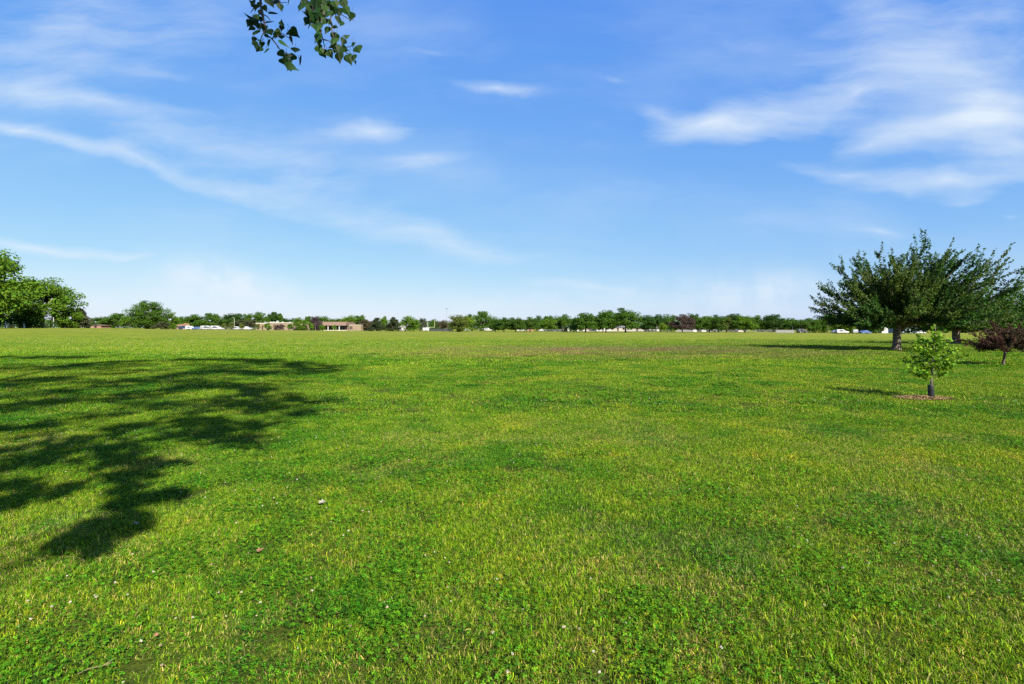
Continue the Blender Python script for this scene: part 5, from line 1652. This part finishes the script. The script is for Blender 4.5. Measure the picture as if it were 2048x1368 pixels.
# ------------------------------------------------------------------ sky, sun, render settings
def build_world():
    w = bpy.data.worlds.new('World'); SC.world = w
    w.use_nodes = True
    w.node_tree.nodes.clear()
    t = NT(w.node_tree)
    out = t.n('ShaderNodeOutputWorld'); bg = t.n('ShaderNodeBackground')
    t.l(bg.outputs[0], out.inputs[0])
    sky = t.n('ShaderNodeTexSky', sky_type='NISHITA', sun_disc=False)
    sky.sun_elevation = SUN_EL
    sky.sun_rotation = math.atan2(TO_SUN.x, TO_SUN.y)
    sky.air_density = SKY['air']; sky.dust_density = SKY['dust']; sky.ozone_density = SKY['ozone']
    sky.altitude = 0
    c = sky.outputs[0]
    if SKY.get('mul'):
        c = t.mix(1.0, c, SKY['mul'], 'MULTIPLY')
    if SKY.get('gam'):
        gm = t.n('ShaderNodeSeparateColor'); t.l(c, gm.inputs[0])
        cc = t.n('ShaderNodeCombineColor')
        for i in range(3):
            t.l(t.math('MULTIPLY', t.math('POWER', gm.outputs[i], SKY['gam'][i]), SKY['amp'][i]), cc.inputs[i])
        c = cc.outputs[0]
    # high thin cloud, by direction of view (tan of bearing, tan of elevation)
    tc = t.n('ShaderNodeTexCoord')
    sep = t.n('ShaderNodeSeparateXYZ'); t.l(tc.outputs['Generated'], sep.inputs[0])
    ay = t.math('MAXIMUM', t.math('ABSOLUTE', sep.outputs[1]), .05)
    u = t.math('DIVIDE', sep.outputs[0], ay); v = t.math('DIVIDE', sep.outputs[2], ay)
    uv = t.n('ShaderNodeCombineXYZ'); t.l(u, uv.inputs[0]); t.l(v, uv.inputs[1])
    nz = t.n('ShaderNodeTexNoise'); t.l(uv.outputs[0], nz.inputs['Vector'])
    nz.inputs['Scale'].default_value = 3.2; nz.inputs['Detail'].default_value = 3; nz.inputs['Roughness'].default_value = .5
    wa = t.n('ShaderNodeVectorMath', operation='MULTIPLY_ADD')
    t.l(nz.outputs['Color'], wa.inputs[0]); wa.inputs[1].default_value = (.16, .09, 0); wa.inputs[2].default_value = (-.08, -.045, 0)
    wp = t.n('ShaderNodeVectorMath', operation='ADD'); t.l(uv.outputs[0], wp.inputs[0]); t.l(wa.outputs[0], wp.inputs[1])
    P = wp.outputs[0]
    acc = {'s': None, 'p': None}

    def blob(key, px, py, rx, ry, ang, amp):
        mp = t.n('ShaderNodeMapping', vector_type='TEXTURE')
        mp.inputs['Location'].default_value = ((px - 1024) / FOC, (HOR - py) / FOC, 0)
        mp.inputs['Rotation'].default_value = (0, 0, math.radians(ang))
        mp.inputs['Scale'].default_value = (rx * 1.2 / FOC, ry * 1.35 / FOC, 1)
        t.l(P, mp.inputs[0])
        g = t.n('ShaderNodeTexGradient', gradient_type='QUADRATIC_SPHERE'); t.l(mp.outputs[0], g.inputs[0])
        acc[key] = t.math('MULTIPLY', g.outputs[1], amp * .82) if acc[key] is None else t.math('MULTIPLY_ADD', g.outputs[1], amp * .82, acc[key])
    for b in CLOUDS_STREAK: blob('s', *b)
    for b in CLOUDS_PUFF: blob('p', *b)
    # fibres inside the cirrus
    mp = t.n('ShaderNodeMapping'); mp.inputs['Rotation'].default_value = (0, 0, math.radians(12)); mp.inputs['Scale'].default_value = (1.0, 4.2, 1)
    t.l(P, mp.inputs[0])
    fib = t.noise(mp.outputs[0], 5.0, 8, .58)
    fib = t.ramp(fib, .15, .9)
    fs = t.math('MAXIMUM', t.math('MULTIPLY_ADD', acc['s'], .98, t.math('MULTIPLY_ADD', fib, .46, -.38)), 0.0)
    fs = t.math('MULTIPLY', fs, t.ramp(acc['s'], .0, .34))
    # a faint veil everywhere
    mp2 = t.n('ShaderNodeMapping'); mp2.inputs['Rotation'].default_value = (0, 0, math.radians(-14)); mp2.inputs['Scale'].default_value = (.7, 2.4, 1)
    t.l(P, mp2.inputs[0])
    veil = t.math('MULTIPLY', t.ramp(t.noise(mp2.outputs[0], 2.0, 5, .55), .40, .85), .36)
    puf = t.math('MULTIPLY', acc['p'], t.math('MULTIPLY_ADD', t.ramp(t.noise(P, 16, 5, .55), .3, .7), .7, .35))
    f = t.math('ADD', t.math('ADD', fs, veil), puf)
    up = t.ramp(sep.outputs[2], -.01, .03)
    f = t.math('MINIMUM', t.math('MULTIPLY', f, up), .93)
    c = t.mix(f, c, SKY['cloud'])
    t.l(c, bg.inputs[0])
    bg.inputs[1].default_value = SKY['strength']


def build_sun():
    d = bpy.data.lights.new('sun', 'SUN')
    d.energy = SUN_E
    d.angle = math.radians(.55)
    d.color = (1.0, .945, .85)
    o = bpy.data.objects.new('sun', d)
    COL.objects.link(o)
    o.location = TO_SUN * 60
    o.rotation_euler = TO_SUN.to_track_quat('Z', 'Y').to_euler()


SUN_E = 5.0
SKY = dict(air=1.0, dust=.3, ozone=4.0, strength=.1, cloud=(3.2, 3.62, 4.05), gam=(.854, .578, .12), amp=(.54, 1.01, 3.05))
CLOUDS_STREAK = [
    # px, py, half length, half height, angle (counter-clockwise), amount
    (60, 258, 230, 22, -22, .70), (250, 322, 270, 26, -19, .60), (470, 385, 300, 42, -15, .52), (700, 436, 280, 55, -16, .42), (900, 488, 260, 52, -16, .55), (600, 350, 480, 90, -14, .28), (300, 260, 360, 80, -14, .25), (1080, 510, 200, 30, -3, .35),
    (60, 482, 300, 24, -4, 1.0), (230, 500, 220, 16, -6, .5),
    (60, 180, 190, 40, -10, .55), (220, 212, 170, 26, -6, .5), (350, 160, 120, 22, -6, .25),
    (745, 268, 175, 38, 3, .85), (850, 328, 140, 30, 4, .62), (1000, 170, 190, 32, -3, .85), (860, 104, 190, 26, -4, .42), (1225, 150, 90, 24, -15, .4),
    (1310, 232, 120, 34, -22, .6), (1400, 258, 190, 44, 4, .95), (1560, 226, 260, 70, 14, .75), (1740, 190, 260, 70, 22, .6), (1420, 250, 330, 90, 8, .3),
    (1850, 120, 330, 130, -38, .44), (1790, 40, 340, 130, -30, .32), (1620, 110, 300, 110, 0, .3), (2000, 40, 260, 140, -20, .5), (1960, 190, 260, 110, 10, .5),
    (1740, 290, 240, 45, 14, .75), (1930, 250, 300, 80, 8, .82), (2040, 300, 240, 80, 0, .7), (1690, 346, 240, 30, -4, .6), (1900, 365, 330, 34, 2, .95), (1930, 402, 180, 26, 4, .45), (1740, 455, 140, 18, 0, .4), (2030, 435, 60, 12, 0, .4),
    (350, 60, 560, 150, 6, .40), (100, 60, 420, 170, 10, .45), (300, 250, 420, 120, -10, .30), (620, 330, 420, 110, -12, .22), (1170, 572, 330, 28, -3, .55), (1560, 500, 520, 80, 0, .12)]
CLOUDS_PUFF = [(1024, 640, 1700, 110, 0, .45), (450, 562, 150, 58, -10, 1.3), (420, 590, 150, 52, 0, .55), (545, 598, 110, 40, 0, .45), (1490, 578, 230, 62, 0, .75), (1560, 596, 200, 44, 0, .45), (1230, 586, 160, 40, 0, .4), (220, 600, 200, 30, 0, .3), (980, 600, 240, 30, 0, .3)]
build_world()
build_sun()
SC.render.engine = 'CYCLES'
SC.view_settings.view_transform = 'Standard'
SC.view_settings.look = 'None'
SC.view_settings.exposure = 1.3
SC.view_settings.gamma = 1
cy = SC.cycles
cy.max_bounces = 6; cy.diffuse_bounces = 2; cy.glossy_bounces = 2; cy.transmission_bounces = 3; cy.transparent_max_bounces = 6
cy.caustics_reflective = False; cy.caustics_refractive = False
cy.use_denoising = False
try:
    cy.denoiser = 'OPENIMAGEDENOISE'
    cy.denoising_input_passes = 'RGB_ALBEDO_NORMAL'
    cy.denoising_prefilter = 'ACCURATE'
except Exception:
    pass
